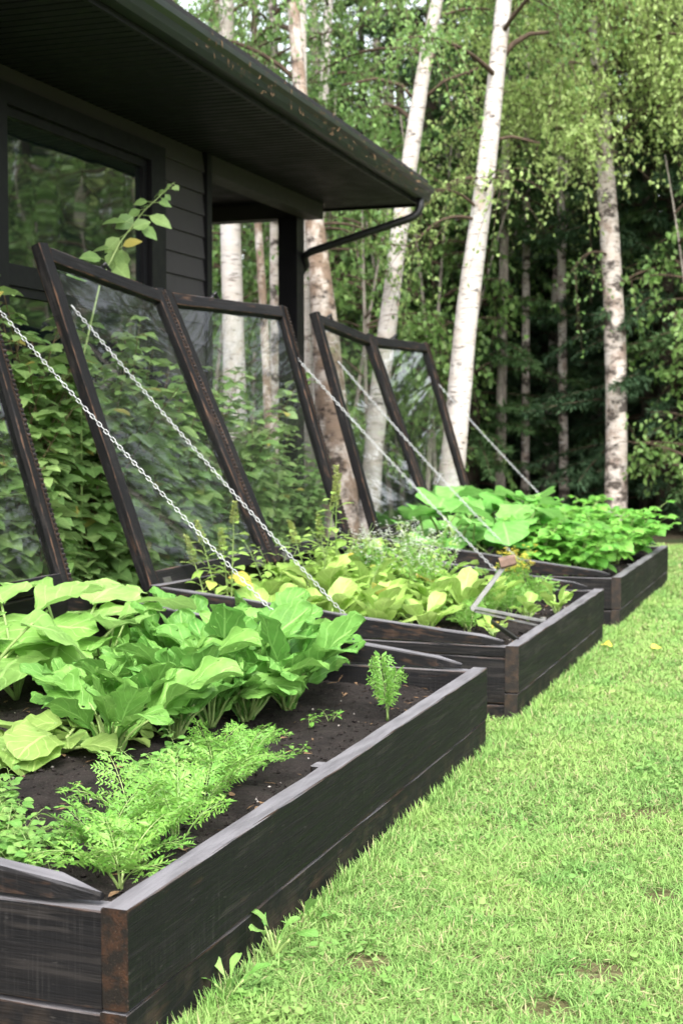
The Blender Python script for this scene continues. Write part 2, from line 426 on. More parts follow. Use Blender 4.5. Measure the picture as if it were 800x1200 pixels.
# ------------------------------------------------------------------ leaves
def leaf_grid(L, W, prof, bend=1.0, fold=.25, wave=.1, el0=0.0, nu=5, nv=8, freq=9.0, ph=0.0, twist=0.0, pucker=.018):
    """a leaf rising along +y then bending; returns vertices and leaf coordinates"""
    t = np.linspace(0, 1, nv + 1); s = np.linspace(-1, 1, nu)
    th = el0 - bend * t ** 1.2
    dy = np.cos(th) * L / nv; dz = np.sin(th) * L / nv
    y = np.concatenate([[0], np.cumsum(dy[:-1])]); z = np.concatenate([[0], np.cumsum(dz[:-1])])
    wv = W / 2 * prof(t)
    SS, TT = np.meshgrid(s, t)
    wt = wv[:, None] * np.ones_like(SS)
    lat = SS * wt * math.cos(fold)
    nrm = np.abs(SS) * wt * math.sin(fold) + wave * W * .5 * SS ** 2 * np.sin(freq * TT * (1 + .1 * np.sign(SS)) + ph + SS * 1.3) + twist * SS * wt * TT
    pk = RS.uniform(0, 6); nrm = nrm + pucker * W * np.abs(SS) * (1 - .3 * np.abs(SS)) * np.sin(TT * 34 - np.abs(SS) * 5 + pk) + pucker * .8 * W * np.sin(TT * 15 + SS * 7 + pk)
    V = np.stack([lat, y[:, None] - nrm * np.sin(th)[:, None], z[:, None] + nrm * np.cos(th)[:, None]], -1).reshape(-1, 3)
    UV = np.stack([SS.ravel(), TT.ravel()], -1)
    i = np.arange(nv)[:, None] * nu + np.arange(nu - 1)[None]
    F = np.stack([i, i + 1, i + nu + 1, i + nu], -1).reshape(-1, 4)
    return V, F, UV

P_ov = lambda t: np.sin(np.pi * np.clip(t, 0, 1) ** .72) ** .85 + .0
P_turnip = lambda t: .10 + (1 / (1 + np.exp(-(t - .36) * 17))) * np.sqrt(np.clip(1 - np.clip((t - .58) / .44, 0, 1) ** 2.2, 0, 1)) * (.9 + .13 * np.sin(t * 31)) - .10 * (t > .985)
def P_tur(ph):
    def f(t):
        b = np.clip((t - .40) / .60, 0, 1)
        o = np.sqrt(np.clip(1 - np.abs(2 * np.clip(b, 0, 1) ** .80 - 1) ** 2.5, 0, 1))
        return .045 + o * (.90 + .11 * np.sin(t * 27 + ph) + .08 * np.sin(t * 53 + 2 * ph))
    return f
P_let = lambda t: .12 + .88 * np.clip(t / .55, 0, 1) ** 1.1 * np.sqrt(np.clip(1 - np.clip((t - .5) / .5, 0, 1) ** 2.4, 0, 1)) - .12 * (t > .985)
P_round = lambda t: np.sqrt(np.clip(1 - (2 * t - 1) ** 2 * .985, 0, 1)) * (1 + .10 * np.cos(t * 17)) * np.clip(.45 + t * 2.4, 0, 1)

def place_leaf(mb, V, F, UV, loc, az, tilt=0.0, roll=0.0, r=None, mi=0):
    r = RS.random() if r is None else r
    m = Matrix.Rotation(az, 3, 'Z') @ Matrix.Rotation(tilt, 3, 'X') @ Matrix.Rotation(roll, 3, 'Y')
    V2 = V @ np.array(m).T + np.asarray(loc)
    mb.add(V2, [F], mi, leafuv=np.concatenate([UV, np.full((len(UV), 1), r)], 1))

T_DIA = (np.array([(0, 0, 0), (.30, .42, .07), (0, 1, -.06), (-.30, .42, .07)]), [np.array([(0, 1, 2), (0, 2, 3)])], np.array([(0, 0), (1, .4), (0, 1), (-1, .4)]))
T_OV = (np.array([(0, 0, 0), (.24, .2, .05), (.33, .45, .06), (.20, .75, 0), (0, 1, -.12), (-.20, .75, 0), (-.33, .45, .06), (-.24, .2, .05), (0, .45, 0), (0, .75, -.05)]),
        [np.array([(0, 1, 2, 8), (8, 2, 3, 9), (0, 8, 6, 7), (8, 9, 5, 6)]), np.array([(9, 3, 4), (9, 4, 5)])],
        np.array([(0, 0), (.8, .2), (1, .45), (.9, .75), (0, 1), (-.9, .75), (-1, .45), (-.8, .2), (0, .45), (0, .75)]))
T_NEEDLE = (np.array([(0, 0, 0), (.13, .35, .02), (0, 1, -.05), (-.13, .35, .02)]), T_DIA[1], T_DIA[2])

def scatter(mb, T, pos, dirs, ups, sc, r=None, mi=0, wid=1.0):
    V, Fs, UV = T; n = len(pos); k = len(V)
    if n == 0: return
    d = norm(dirs); x = np.cross(d, ups); x = norm(x); z = np.cross(x, d)
    sc = np.broadcast_to(np.asarray(sc, float), (n,))[:, None, None]
    P = pos[:, None] + sc * (V[None, :, :1] * wid * x[:, None] + V[None, :, 1:2] * d[:, None] + V[None, :, 2:] * z[:, None])
    r = rng.random(n) if r is None else r
    A = np.concatenate([np.broadcast_to(UV[None], (n, k, 2)), np.broadcast_to(r[:, None, None], (n, k, 1))], 2)
    off = (np.arange(n) * k)[:, None, None]
    mb.add(P.reshape(-1, 3), [(f[None] + off).reshape(-1, f.shape[1]) for f in Fs], mi, leafuv=A.reshape(-1, 3))

def rvec(n, s=1.0):
    return rng.normal(0, s, (n, 3))

# ================================================================== ground
def sheet(name, x0, x1, y0, y1, z, m, nx=2, ny=2):
    mb = MB(); xs = np.linspace(x0, x1, nx); ys = np.linspace(y0, y1, ny)
    X, Y = np.meshgrid(xs, ys)
    i = (np.arange(ny - 1)[:, None] * nx + np.arange(nx - 1)[None])
    mb.add(np.stack([X.ravel(), Y.ravel(), np.full(X.size, z)], 1), [np.stack([i, i + 1, i + nx + 1, i + nx], -1).reshape(-1, 4)])
    return tag(mb.build(name, m), kind='structure')
sheet('forest_floor', -300, 300, -300, 300, -0.012, M['floor'])
sheet('lawn', -3.0, 9.0, -12.0, 15.2, -0.004, M['lawn'])

# ================================================================== house
house = empty('house', (-4.2, 9.2, 0), 'dark brown house with black soffit, picture window and open corner porch', 'house')
H0 = np.array([-4.2, 9.2, 0])
def hb(mb, name, m, smooth=False, parent=house):
    mb.v = [v - H0 for v in mb.v]
    return mb.build(name, m, parent, smooth)
WX, SOF = -4.2, 3.115
wy0, wy1, wz0, wz1 = 6.62, 8.30, 1.10, 2.90          # window opening
mb = MB()                                             # lap siding, each course leaning out at its foot
z = 0.12
while z < SOF - .01:
    zt = min(z + .150, SOF - .005)
    spans = [(-6.0, 9.2)]
    if zt > wz0 and z < wz1: spans = [(-6.0, wy0), (wy1, 9.2)]
    for a, b in spans:
        mb.add([(WX, a, z), (WX, b, z), (WX - .016, b, zt), (WX - .016, a, zt)], [[(0, 1, 2, 3)]])
        mb.add([(WX, a, z), (WX, b, z), (WX - .02, b, z), (WX - .02, a, z)], [[(0, 3, 2, 1)]])
    z += .150
zz = .12
box(mb, (WX - .30, -6, 0), (WX - .021, wy0, SOF - .005)); box(mb, (WX - .30, wy1, 0), (WX - .021, 9.17, SOF - .005))
box(mb, (WX - .30, wy0, 0), (WX - .021, wy1, wz0)); box(mb, (WX - .30, wy0, wz1), (WX - .021, wy1, SOF - .005))
box(mb, (-9.5, 9.0, 0), (WX - .302, 9.17, SOF - .005))
hb(mb, 'wall', M['siding'])
mb = MB(); box(mb, (WX - .06, 9.171, 0), (WX + .02, 9.25, SOF - .004)); hb(mb, 'corner_trim', M['trim'])
mb = MB()                                             # window: wide casing, frame and a bar between the panes
box(mb, (WX - .02, wy0 - .20, wz0 - .12), (WX + .03, wy0, wz1 + .11)); box(mb, (WX - .02, wy1, wz0 - .12), (WX + .03, wy1 + .20, wz1 + .11))
box(mb, (WX - .02, wy0, wz1), (WX + .03, wy1, wz1 + .11)); box(mb, (WX - .02, wy0, wz0 - .12), (WX + .03, wy1, wz0))
win = hb(mb, 'window', M['trim'])
def fr(y0, y1, z0, z1):
    mb = MB(); t = .05
    box(mb, (WX - .05, y0, z0), (WX - .005, y0 + t, z1)); box(mb, (WX - .05, y1 - t, z0), (WX - .005, y1, z1))
    box(mb, (WX - .05, y0 + t, z0), (WX - .005, y1 - t, z0 + t)); box(mb, (WX - .05, y0 + t, z1 - t), (WX - .005, y1 - t, z1))
    hb(mb, 'frame', M['trim'], parent=win)
    mb = MB(); box(mb, (WX - .035, y0 + t - .01, z0 + t - .01), (WX - .030, y1 - t + .01, z1 - t + .01)); hb(mb, 'pane', M['window'], parent=win)
fr(wy0 + .001, wy1 - .001, 2.02, wz1 - .001); fr(wy0 + .001, wy1 - .001, wz0 + .001, 1.95)
mb = MB(); box(mb, (WX - .05, wy0, 1.951), (WX + .012, wy1, 2.019)); hb(mb, 'mullion', M['trim'], parent=win)

# soffit: grooved boards running from wall to gutter
gx = lambda y: -3.19 - (y - 5.0) * .034
mb = MB(); y = -6.0; pit = .085
while y < 11.86:
    y2 = min(y + pit, 11.87)
    for (a, b, za, zb) in ((y, y + .012, SOF + .011, SOF), (y + .012, y2 - .012, SOF, SOF), (y2 - .012, y2, SOF, SOF + .011)):
        mb.add([(-9.5, a, za), (gx(a) - .02, a, za), (gx(b) - .02, b, zb), (-9.5, b, zb)], [[(0, 3, 2, 1)]])
    y += pit
hb(mb, 'soffit', M['soffit'])
mb = MB()
def strip(mb, prof, ys, fx):
    n = len(prof); vs = []
    for y in ys:
        for (dx, z) in prof: vs.append((fx(y) + dx, y, z))
    F = [(i * n + k, i * n + (k + 1) % n, (i + 1) * n + (k + 1) % n, (i + 1) * n + k) for i in range(len(ys) - 1) for k in range(n)]
    mb.add(vs, [np.array(F)])
    mb.add(vs[:n], [[tuple(range(n - 1, -1, -1))]]); mb.add(vs[-n:], [[tuple(range(n))]])
ys = np.linspace(-6, 11.88, 30)
strip(mb, [(-.02, SOF - .012), (-.001, SOF - .012), (-.001, SOF + .15), (-.02, SOF + .15)], ys, gx)
box(mb, (-9.5, 11.872, SOF - .02), (gx(11.88) - .021, 11.90, SOF + .16))
hb(mb, 'fascia', M['trim'])
mb = MB()
strip(mb, [(0, SOF + .02), (.07, SOF + .02), (.085, SOF + .05), (.095, SOF + .085), (.12, SOF + .105), (.12, SOF + .137), (.105, SOF + .142), (.105, SOF + .13), (.082, SOF + .11), (.075, SOF + .04), (.012, SOF + .04), (.004, SOF + .13), (0, SOF + .13)], np.linspace(-6, 11.93, 60), gx)
mb.add([(gx(11.93) + d, 11.932, z) for d, z in [(0, SOF + .02), (.07, SOF + .02), (.085, SOF + .05), (.095, SOF + .085), (.12, SOF + .105), (.12, SOF + .14), (0, SOF + .14)]], [[tuple(range(7))]])
gut = hb(mb, 'gutter', M['gutter'])
mb = MB()                                             # birch seeds and needles stuck to the gutter's face
n = 190
yy = 6.5 + 5.4 * rng.random(n) ** .7; zz = SOF + .03 + rng.random(n) * .11
xx = np.array([gx(a) for a in yy]) + .088 + np.clip((zz - SOF - .05) / .07, 0, 1) * .034 + .004
dirs = rvec(n) * np.array([.15, .6, 1]); scatter(mb, T_NEEDLE, np.stack([xx, yy, zz], 1), dirs, np.tile([1.0, 0, 0], (n, 1)) + rvec(n, .2), rng.uniform(.012, .05, n))
lit = hb(mb, 'leaf_litter', M['litter'], parent=gut)
lit['kind'] = 'stuff'
mb = MB()
roofv = [(gx(-6) + .07, -6, SOF + .16), (gx(11.9) + .07, 11.9, SOF + .16), (-9.5, 11.9, SOF + 1.7), (-9.5, -6, SOF + 1.7)]
mb.add(roofv + [(a, b, c + .04) for a, b, c in roofv], [[(0, 3, 2, 1), (4, 5, 6, 7), (0, 1, 5, 4), (1, 2, 6, 5), (2, 3, 7, 6), (3, 0, 4, 7)]])
hb(mb, 'roof', M['roof'])
mb = MB(); box(mb, (WX - .16, 9.252, SOF - .13), (WX, 11.60, SOF - .003)); box(mb, (-9.4, 11.44, SOF - .13), (WX - .162, 11.60, SOF - .003)); hb(mb, 'porch_beam', M['siding'])
mb = MB(); px_ = at(341, 300, Y=11.45)[0]; box(mb, (px_ - .085, 11.37, 0), (px_ + .085, 11.54, SOF - .132)); box(mb, (px_ - .11, 11.345, 0), (px_ + .11, 11.565, .14)); hb(mb, 'porch_post', M['trim'])
mb = MB()
de = np.array([gx(11.7) + .045, 11.72, SOF + .02])
dp = [de, de + (0, 0, -.07), de + (-.015, -.005, -.115), de + (-.05, -.015, -.15), de + (-.10, -.025, -.170), np.array([px_ + .16, 11.50, 2.70]), np.array([px_ + .10, 11.50, 2.665]), np.array([px_ + .09, 11.58, 2.60]), np.array([px_ + .02, 11.585, 2.5]), np.array([px_ + .02, 11.585, .2])]
tube(mb, dp, .034, 10); hb(mb, 'downspout', M['black'], True)

# ================================================================== raised beds
T_ = .055; FX = -1.20; HB = .19
def raised_bed(y0, y1, rear0, rear1, zr0, zr1, ftop, label, rust=False, strip_=False, low=.0, ftilt=0.0):
    root = empty('raised_bed', (FX, y0, 0), label, 'raised bed', 'charred timber raised beds along the house')
    P0 = np.array([FX, y0, 0])
    def b(mb, name, mats):
        mb.v = [v - P0 for v in mb.v]; return mb.build(name, mats, root)
    cx = FX - T_ / 2
    for k, (za, zb, dx) in enumerate(((ftop - HB, ftop, 0), (ftop - 2 * HB - .006 + low, ftop - HB - .006, -.004))):
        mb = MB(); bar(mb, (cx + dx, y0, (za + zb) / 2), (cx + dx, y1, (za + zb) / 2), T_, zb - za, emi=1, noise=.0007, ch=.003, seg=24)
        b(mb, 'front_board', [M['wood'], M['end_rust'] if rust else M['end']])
    xi = FX - T_ - .002
    for ye, zr, rx, s in ((y0 + T_ / 2 + .004, zr0, rear0, 1), (y1 - T_ / 2 - .003, zr1, rear1, -1)):
        st = .045 if (strip_ and s == 1) else 0
        if st:
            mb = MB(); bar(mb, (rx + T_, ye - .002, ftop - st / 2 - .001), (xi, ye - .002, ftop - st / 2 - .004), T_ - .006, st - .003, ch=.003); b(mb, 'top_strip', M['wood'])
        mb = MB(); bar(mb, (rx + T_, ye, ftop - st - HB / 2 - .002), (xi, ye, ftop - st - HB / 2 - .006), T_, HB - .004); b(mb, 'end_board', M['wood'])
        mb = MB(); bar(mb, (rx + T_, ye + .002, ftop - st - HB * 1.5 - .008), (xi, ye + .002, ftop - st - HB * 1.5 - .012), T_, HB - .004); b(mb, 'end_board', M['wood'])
        # tapering cheek with a rounded tip that carries the lid
        hgt = zr - ftop - .003
        mb = MB(); n = 18; vs = []; gr = []; xs0, xs1 = rx + .002, xi - (.012 if s == 1 else .03)
        for i in range(n + 1):
            t = i / n; x = xs0 + (xs1 - xs0) * t
            h = .024 + (hgt - .024) * (1 - t)
            if t > .96: h *= .55 + .45 * math.sqrt(max(0, 1 - ((t - .96) / .04) ** 2))
            hw = (T_ - .008) / 2 * (1 if t < .955 else math.sqrt(max(.04, 1 - ((t - .955) / .047) ** 2)))
            for (q, z) in ((-hw, 0), (hw, 0), (hw, h - .004), (hw - .004, h), (-hw + .004, h), (-hw, h - .004)):
                vs.append((x, ye + q, ftop + .003 + z + (RS.gauss(0, .0008) if z else 0))); gr.append((x + y0 * 3, q, z - h))
        F = [(i * 6 + k, i * 6 + (k + 1) % 6, (i + 1) * 6 + (k + 1) % 6, (i + 1) * 6 + k) for i in range(n) for k in range(6)]
        mb.add(vs, [np.array(F), np.array([[5, 4, 3, 2, 1, 0]]), np.array([[n * 6 + k for k in range(6)]])], 0, gr=gr, hs=(T_ / 2, .004, RS.random()))
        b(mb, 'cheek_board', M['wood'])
    mb = MB(); zm = (zr0 + zr1) / 2
    for (za, zb) in ((zm - .20, zm - .004), (zm - .41, zm - .205), (-.05, zm - .415)):
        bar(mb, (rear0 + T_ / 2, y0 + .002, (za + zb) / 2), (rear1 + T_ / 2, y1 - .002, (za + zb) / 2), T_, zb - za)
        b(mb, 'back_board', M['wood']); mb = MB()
    # stake inside the long front board
    mb = MB(); ym = y0 + (y1 - y0) * .46
    bar(mb, (FX - T_ - .034, ym, -.05), (FX - T_ - .034, ym, ftop - .028), .06, .06, up=(0, 1, 0), ch=.006); b(mb, 'stake', M['wood'])
    return root
B1 = (2.27, 5.08); B2 = (5.63, 7.85); B3 = (8.50, 11.0)
raised_bed(*B1, -2.97, -2.97, .53, .53, .30, 'nearest charred timber raised bed with carrots and big leafy greens', rust=True)
raised_bed(*B2, -2.86, -2.76, .485, .50, .30, 'middle charred timber raised bed holding a metal lid stay', strip_=True)
raised_bed(*B3, -2.74, -2.74, .50, .52, .30, 'farthest charred timber raised bed, overflowing with bean plants')

def soil(y0, y1, rear, zb, label, seed):
    r = np.random.default_rng(seed)
    nx, ny = 90, int(90 * (y1 - y0) / 1.5)
    x0, x1 = rear + T_ + .003, FX - T_ - .004
    X, Y = np.meshgrid(np.linspace(x0, x1, nx), np.linspace(y0 + T_ + .006, y1 - T_ - .006, ny))
    Z = zb + .018 * np.sin(X * 5 + seed) * np.cos(Y * 4.3 + seed) + .012 * np.sin(X * 13 + 2) * np.sin(Y * 15 + seed)
    nse = r.normal(0, 1, X.shape)
    for _ in range(2): nse = (nse + np.roll(nse, 1, 0) + np.roll(nse, 1, 1) + np.roll(nse, -1, 0) + np.roll(nse, -1, 1)) / 5
    Z = Z + nse * .011
    mb = MB(); i = np.arange(ny - 1)[:, None] * nx + np.arange(nx - 1)[None]
    mb.add(np.stack([X.ravel(), Y.ravel(), Z.ravel()], 1), [np.stack([i, i + 1, i + nx + 1, i + nx], -1).reshape(-1, 4)])
    # crumbs
    ico = np.array([(0, 0, 1), (.9, 0, .2), (.2, .85, .3), (-.8, .4, .25), (-.6, -.7, .2), (.4, -.8, .25), (0, 0, -.6)], float)
    icf = np.array([(0, 1, 2), (0, 2, 3), (0, 3, 4), (0, 4, 5), (0, 5, 1), (6, 2, 1), (6, 3, 2), (6, 4, 3), (6, 5, 4), (6, 1, 5)])
    n = 3800
    k = r.integers(0, X.size, n); s = r.uniform(.0022, .009, n) * r.uniform(.4, 1.2, n)
    P = np.stack([X.ravel()[k] + r.normal(0, .006, n), Y.ravel()[k] + r.normal(0, .006, n), Z.ravel()[k] + s * .3], 1)
    a = r.uniform(0, 6.28, n); c, sn = np.cos(a), np.sin(a)
    sh = ico[None] * s[:, None, None] * r.uniform(.6, 1.3, (n, 1, 3))
    V = np.stack([sh[..., 0] * c[:, None] - sh[..., 1] * sn[:, None], sh[..., 0] * sn[:, None] + sh[..., 1] * c[:, None], sh[..., 2]], -1) + P[:, None]
    V[..., 0] = np.clip(V[..., 0], x0, x1); mi = r.random(n) > .965
    for m_ in (0, 1):
        q = V[mi == bool(m_)]
        mb.add(q.reshape(-1, 3), [(icf[None] + (np.arange(len(q)) * 7)[:, None, None]).reshape(-1, 3)], m_)
    n = 420; k = r.integers(0, X.size, n)
    P = np.stack([X.ravel()[k], Y.ravel()[k], Z.ravel()[k] + .004], 1)
    scatter(mb, T_NEEDLE, P, r.normal(0, 1, (n, 3)) * np.array([1, 1, .15]), np.tile([0, 0, 1.0], (n, 1)) + r.normal(0, .3, (n, 3)), r.uniform(.012, .05, n), mi=2, wid=.7)
    n = 60; k = r.integers(0, X.size, n)
    P = np.stack([X.ravel()[k], Y.ravel()[k], Z.ravel()[k] + .006], 1)
    scatter(mb, T_OV, P, r.normal(0, 1, (n, 3)) * np.array([1, 1, .2]), np.tile([0, 0, 1.0], (n, 1)) + r.normal(0, .4, (n, 3)), r.uniform(.015, .04, n), mi=2)
    return tag(mb.build('soil', [M['soil'], M['stone'], M['litter']]), label, 'soil', kind='stuff')
SZ = .215
soil(*B1, -2.97, SZ, 'dark crumbly soil filling the nearest raised bed', 1)
soil(*B2, -2.80, SZ + .01, 'dark soil filling the middle raised bed', 2)
soil(*B3, -2.74, SZ + .02, 'dark soil filling the farthest raised bed', 3)

# ================================================================== lids
def lid(bl, br, tl, tr, label, ribs=True, hook=.5):
    bl, br, tl, tr = [np.asarray(p, float) for p in (bl, br, tl, tr)]
    c0 = (bl + br) / 2
    root = empty('cold_frame_lid', c0, label, 'cold frame lid', 'propped open glazed cold frame lids')
    bl, br, tl, tr = bl - c0, br - c0, tl - c0, tr - c0
    nrm = norm(np.cross(br - bl, tl - bl))
    if nrm[0] < 0: nrm = -nrm
    W, TH = .068, .054
    ex = norm(br - bl); exT = norm(tr - tl)
    def rail(p, q, name, up):
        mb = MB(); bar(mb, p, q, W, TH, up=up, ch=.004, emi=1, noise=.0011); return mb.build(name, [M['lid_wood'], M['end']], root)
    a = ex * W / 2; aT = exT * W / 2
    uL = norm(tl - bl)
    rail(bl + a - uL * .01, tl + aT + uL * .012, 'stile', nrm); rail(br - a - uL * .01, tr - aT + uL * .012, 'stile', nrm)
    rail(tl + aT * 2 + ex * .002 - uL * W / 2, tr - aT * 2 - ex * .002 - uL * W / 2, 'top_rail', nrm)
    rail(bl + a * 2 + ex * .002 + uL * W / 2, br - a * 2 - ex * .002 + uL * W / 2, 'bottom_rail', nrm)
    # glass let into the frame
    mb = MB(); k = .012
    q = [bl + a * 2 - ex * k + uL * (W - k), br - a * 2 + ex * k + uL * (W - k), tr - aT * 2 + ex * k - uL * (W - k), tl + aT * 2 - ex * k - uL * (W - k)]
    nn = 8; vs = []
    for i in range(nn + 1):
        for j in range(nn + 1):
            s, t = j / nn, i / nn
            vs.append((q[0] * (1 - s) + q[1] * s) * (1 - t) + (q[3] * (1 - s) + q[2] * s) * t + nrm * .004)
    i = np.arange(nn)[:, None] * (nn + 1) + np.arange(nn)[None]
    mb.add(vs, [np.stack([i, i + 1, i + nn + 2, i + nn + 1], -1).reshape(-1, 4)])
    mb.build('glass_pane', M['glass'], root, True)
    # ribbed weather strip along the right stile's edge
    if ribs:
        mb = MB(); p0, p1 = br - ex * .014 + nrm * (TH / 2 + .002), tr - exT * .014 + nrm * (TH / 2 + .002); L = np.linalg.norm(p1 - p0); u = (p1 - p0) / L; n = int(L / .021)
        bar(mb, p0, p1, .026, .004, up=nrm, noise=.0003, ch=.001)
        for i in range(n):
            c = p0 + u * (i + .5) * L / n + nrm * .003
            bar(mb, c - ex * .0125, c + ex * .0125, .0095, .006, up=nrm, seg=1, noise=.0005, ch=.002)
        mb.build('ribbed_strip', M['wood'], root)
    # black catch on the top rail
    mb = MB(); c = (tl * (1 - hook) + tr * hook) + uL * .006
    tube(mb, [c - nrm * .02, c - nrm * .02 + uL * .026], [.017, .015], 10)
    tube(mb, [c - nrm * .02 + uL * .018 - ex * .0, c + uL * .030 + nrm * .02, c + uL * .024 + ex * .035, c + uL * .006 + ex * .055], [.010, .012, .010, .007], 8)
    tube(mb, [c - ex * .03 + uL * .0, c - ex * .03 + uL * .018], [.012, .013], 9)
    mb.build('catch', M['black'], root, True)
    for s in (.12, .86):
        mb = MB(); c = bl * (1 - s) + br * s + nrm * (TH / 2 + .002)
        tube(mb, [c - ex * .035 - uL * .012, c + ex * .035 - uL * .012], .007, 8)
        bar(mb, c - ex * .03 + uL * .012, c + ex * .03 + uL * .012, .036, .003, up=nrm, seg=1, noise=0, ch=.001)
        mb.build('hinge', M['old_steel'], root)
    return root
yA0, yAm, yA1 = 5.65, 6.735, 7.83
g2 = .012
bl2 = at(172, 690, Y=yA0); bm2 = at(317, 658, Y=yAm); br2 = at(409, 640, Y=yA1)
tl2 = at(42, 288, Y=yA0); tm2 = at(188, 344, Y=yAm); tr2 = at(331, 362, Y=yA1)
gap = np.array([0, .004, 0])
lid(bl2, bm2 - gap, tl2, tm2 - gap, 'tall open lid with scarred left stile, in front of the house window', hook=.52)
lid(bm2 + gap, br2, tm2 + gap, tr2, 'open lid in front of the porch post, above the middle bed', hook=.42)
yB0, yBm, yB1 = 8.52, 9.73, 10.98
bl3 = at(440, 634, Y=yB0); bm3 = at(506, 612, Y=yBm); br3 = at(554, 600, Y=yB1)
tl3 = at(367, 368, Y=yB0); tm3 = at(431, 395, Y=yBm); tr3 = at(498, 404, Y=yB1)
lid(bl3, bm3 - gap, tl3, tm3 - gap, 'narrow looking open lid in front of the old peeling birch, above the farthest bed', hook=.28)
lid(bm3 + gap, br3, tm3 + gap, tr3, 'farthest open lid, with a slim white birch showing through its glass', hook=.45)
br1 = at(80, 690, Y=5.06); tr1 = at(-53, 228, Y=5.06)
dy = np.array([0, -1.36, 0])
lid(br1 + dy, br1, tr1 + dy, tr1, 'open lid cut by the left edge of the photo, above the nearest bed')

# ================================================================== chains
def chain(p0, p1, label, sag=.02):
    p0, p1 = np.asarray(p0, float), np.asarray(p1, float); L = np.linalg.norm(p1 - p0); pit = .0215; n = int(L / pit)
    a = (p1 - p0) / L; s = norm(np.cross(a, (0, 0, 1))); u = np.cross(s, a)
    mb = MB(); hl, hw, wr = .0096, .0060, .0019
    m = 14; lp = []
    for k in range(m):
        th = 2 * math.pi * k / m
        lp.append((math.copysign(hl - .004, math.cos(th)) * (1 if abs(math.cos(th)) > .1 else 0) + hw * math.cos(th), hw * math.sin(th)))
    lp = np.array(lp); tw = 0.45
    for i in range(n):
        t = (i + .5) / n; c = p0 + a * L * t + np.array([0, 0, -sag * 4 * t * (1 - t)])
        ang = tw + (i % 2) * math.pi / 2 + RS.gauss(0, .12); e1 = s * math.cos(ang) + u * math.sin(ang); e2 = -s * math.sin(ang) + u * math.cos(ang)
        pts = c + a * lp[:, :1] + e1 * lp[:, 1:]
        tan = norm(np.roll(pts, -1, 0) - np.roll(pts, 1, 0)); q = np.cross(tan, e2)
        V = []
        for f in range(5):
            th = 2 * math.pi * f / 5; V.append(pts + (q * math.cos(th) + e2 * math.sin(th)) * wr)
        V = np.stack(V, 1).reshape(-1, 3)
        F = [(j * 5 + f, j * 5 + (f + 1) % 5, ((j + 1) % m) * 5 + (f + 1) % 5, ((j + 1) % m) * 5 + f) for j in range(m) for f in range(5)]
        mb.add(V - p0, [np.array(F)])
    # the eyes it hangs on
    for p, sg in ((p0, -1), (p1, 1)):
        tube(mb, [p - p0 + a * sg * -.004, p - p0 + a * sg * .02], .0045, 6)
    o = mb.build('lid_chain', M['chain'], None, True); o.location = p0
    return tag(o, label, 'chain', 'chains holding the lids open')
nf = np.array([.03, 0, 0.01])
chain(at(-16, 357, Y=5.03) + nf, at(343, 741, Y=5.03), 'white metal chain from the left photo edge down across the scarred lid stile')
chain(at(80, 364, Y=5.70) + nf, at(411, 728, Y=5.69), 'white metal chain crossing the glass of the tall lid by the window')
chain(at(334, 412, Y=7.80) + nf, at(580, 668, Y=7.82), 'white metal chain passing below the porch post and in front of the peeling birch')
chain(at(393, 428, Y=8.56) + nf, at(610, 659, Y=8.55), 'white metal chain crossing both glass panes over the farthest bed')
chain(at(504, 446, Y=10.95) + nf, at(672, 620, Y=10.97), 'white metal chain in front of the dark spruces, farthest to the right')

# ================================================================== lid stay lying in the middle bed
st = empty('lid_stay', at(575, 718, d=6.35), 'folding metal lid stay with a wooden block, lying among the greens of the middle bed', 'lid stay')
o0 = np.array(st.location)
A_ = at(553, 713, d=6.45) - o0; B_ = at(594, 659, d=6.45) - o0; C_ = at(636, 728, X=-1.275) - o0
mb = MB(); bar(mb, A_, B_, .022, .010, up=norm(-cf), noise=.0003, ch=.002); mb.build('thin_arm', M['steel'], st)
mb = MB(); bar(mb, A_ + (0, 0, .004), C_, .034, .016, up=(0, 0, 1), noise=.0003, ch=.003); mb.build('flat_arm', M['steel'], st)
mb = MB(); bar(mb, A_ + (0, 0, -.012) + cr * .01, C_ + (0, 0, -.026), .008, .012, up=(0, 0, 1), noise=.0003, ch=.002); mb.build('inner_rod', M['steel'], st)
mb = MB(); bar(mb, B_ - cr * .035 - cu * .006, B_ + cr * .035 + cu * .012, .05, .05, up=norm(-cf), ch=.012); mb.build('wooden_block', M['pale_wood'], st)
mb = MB(); tube(mb, [A_ - cf * .03, A_ + cf * .03], .010, 10); mb.build('pivot_bolt', M['steel'], st)
mb = MB(); tube(mb, [C_ + (0, 0, .018), C_ - (0, 0, .02)], .014, 10); mb.build('pivot_bolt', M['steel'], st)
mb = MB(); bar(mb, at(576, 729, d=6.3) - o0, at(606, 750, d=5.95) - o0, .012, .02, noise=.0003, ch=.002); mb.build('black_bar', M['black'], st)

# ================================================================== plants of the beds
PROTO = {}
def settle(kind, maker, n):
    PROTO[kind] = [maker(i) for i in range(n)]
used = set()
def plant(kind, v, loc, label, cat, group=None, rz=None, s=1.0):
    """first use moves the source itself, later uses are copies sharing its meshes"""
    src = PROTO[kind][v % len(PROTO[kind])]
    rz = RS.uniform(0, 6.28) if rz is None else rz
    if src.name not in used:
        used.add(src.name); src.location = loc; src.rotation_euler = (0, 0, rz); src.scale = (s,) * 3
        src['label'] = label; src['category'] = cat
        if group: src['group'] = group
        return src
    o = dup(src, loc, rz, s, label, group); o['category'] = cat
    return o
def new_root(name):
    o = bpy.data.objects.new(name, None); COL.objects.link(o); o.empty_display_size = .1; return o

